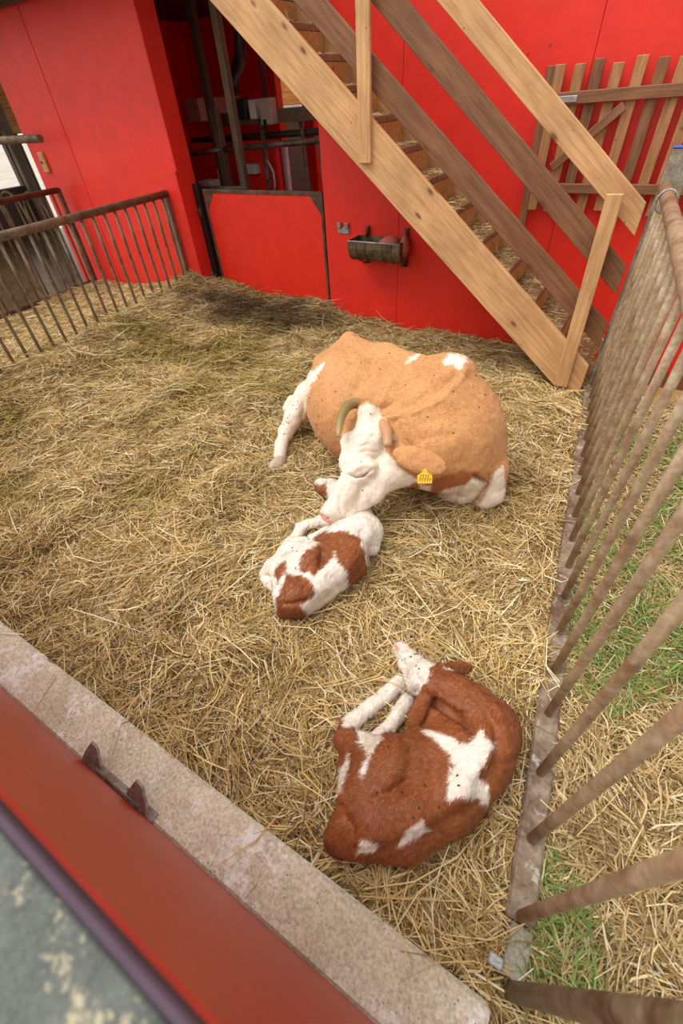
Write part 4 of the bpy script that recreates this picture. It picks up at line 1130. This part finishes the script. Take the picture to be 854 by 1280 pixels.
ro.parent = rb; tag(ro, kind='stuff')
def grass_pos(r, n):
    x, y = right_pos(r, n*3); k = fbm2(x, y, 2.6, 91, 3)+r.normal(0, .05, len(x)); s_ = (k > .03)
    return x[s_][:n], y[s_][:n]
GR = [(.4, lin(116, 142, 66)), (.3, lin(142, 160, 88)), (.2, lin(90, 120, 54)), (.1, lin(176, 178, 116))]
gr_ = strands('green_grass', 16000, grass_pos, rh, GR, L=(.05, .2), w=(.001, .0028), seed=104, tilt=.35, lift=(.01, .06))
tag(gr_, 'green grass blades growing through the litter outside the fence', 'grass', kind='stuff')
# left alley litter
def left_pos(r, n):
    y = r.uniform(1.6, 4.38, n); x1_ = -5.1+.0962*(4.4-y); return x1_-.05-r.random(n)*1.95, y
def lh(x, y): 
    x = np.asarray(x, float); y = np.asarray(y, float); lx = -5.1+.0962*(4.4-y)
    return .16*np.exp(-((x-lx-.1)/.9)**2)+.08*fbm2(x, y, 2.0, 45, 3)+.03
lb = gridmesh('alley_litter', -7.1, -5.0, .4, 4.39, .05, lambda x, y: np.where(x < -6.9+.0, -.07, lh(x, y)-.015), M['haybase'])
tag(lb, 'hay litter in the alley between the low fence and pipe gate', 'hay', kind='stuff')
ls_ = strands('alley_hay', 26000, left_pos, lh, HAY, seed=105)
ls_.parent = lb; tag(ls_, kind='stuff')
# hay on the treads
def tread_pos(r, n):
    k = r.integers(0, len(treads), n); tx = np.array([t[0] for t in treads])[k]
    return tx-.12+r.normal(0, .07, n), r.uniform(3.9, 4.40, n)
def tread_h(x, y):
    x = np.asarray(x, float); tx = np.array([t[0] for t in treads]); tz_ = np.array([t[1] for t in treads])
    k = np.argmin(np.abs(x[:, None]+.124-tx[None]), 1); return tz_[k]+.001
th_ = strands('tread_hay', 2600, tread_pos, tread_h, HAY, L=(.05, .14), lift=(0, .012), tilt=.05, seed=106)
tag(th_, 'hay wisps scattered on the stair treads', 'hay', kind='stuff')

# ------------------------------------------------------------------ flies on the animals
bm = bmesh.new(); bmesh.ops.create_icosphere(bm, subdivisions=1, radius=1)
for v in bm.verts: v.co = Vector((v.co.x*.0056, v.co.y*.0032, v.co.z*.0028+.002))
for s in (-1, 1):
    a = [bm.verts.new(p) for p in ((.001, 0, .004), (-.005, s*.003, .004), (-.0055, s*.001, .0036))]; bm.faces.new(a)
flyme = bpy.data.meshes.new('fly'); bm.to_mesh(flyme); bm.free(); flyme.materials.append(M['fly'])
def fly(bvh, x, y, label, group):
    p, n = hit(bvh, x, y)
    if p is None: return
    o = bpy.data.objects.new('fly', flyme); C.objects.link(o)
    q = n.to_track_quat('Z', 'Y').to_matrix().to_4x4() @ Matrix.Rotation(random.random()*6.28, 4, 'Z')
    o.matrix_world = Matrix.Translation(p) @ q; tag(o, label, 'fly', group)
cowf = crop(o8, s8, [(240, 660), (285, 655), (270, 690), (245, 715), (300, 630), (360, 580), (250, 800), (285, 700), (330, 545), (375, 510), (565, 300), (480, 480), (520, 560), (560, 640), (590, 500), (540, 720)]) + crop(o3, s3, [(330, 160), (420, 130), (250, 250), (560, 200), (620, 250), (700, 300), (690, 200), (470, 230), (390, 180), (620, 380), (720, 260), (360, 320), (330, 470), (270, 500), (335, 560), (540, 330)])
def spot(p, V_, col_):
    return np.argmin(((V_-np.array(p))**2).sum(1))
for x, y in cowf:
    p, n = hit(cow_bvh, x, y)
    if p is None: continue
    t = tg[spot(p, cow_v, None)]
    wh = {'leg': "cow's white hind leg", 'hoof': "cow's white hind leg", 'head': "cow's white face", 'neck': "cow's tan neck", 'ear': "cow's ear", 'fore': "cow's folded foreleg"}.get(t, "cow's tan flank and back")
    fly(cow_bvh, x, y, 'tiny black fly sitting on the '+wh, 'flies on the '+wh)
for x, y in crop(o4, s4, [(235, 490), (262, 510), (240, 508), (255, 600), (275, 480), (290, 700)]): fly(bvh1, x, y, 'tiny black fly sitting on the licked calf', 'flies on the licked calf')
for x, y in crop(o5, s5, [(360, 125), (350, 130), (380, 118), (400, 150), (410, 160), (300, 440), (260, 600), (410, 655), (430, 575), (350, 600), (545, 540), (550, 575), (480, 650), (390, 690)]):
    hd = y < 850
    fly(bvh2, x, y, "tiny black fly sitting on the reddish calf's white face" if hd else "tiny black fly sitting on the reddish calf's body", "flies on the reddish calf's face" if hd else "flies on the reddish calf's body")
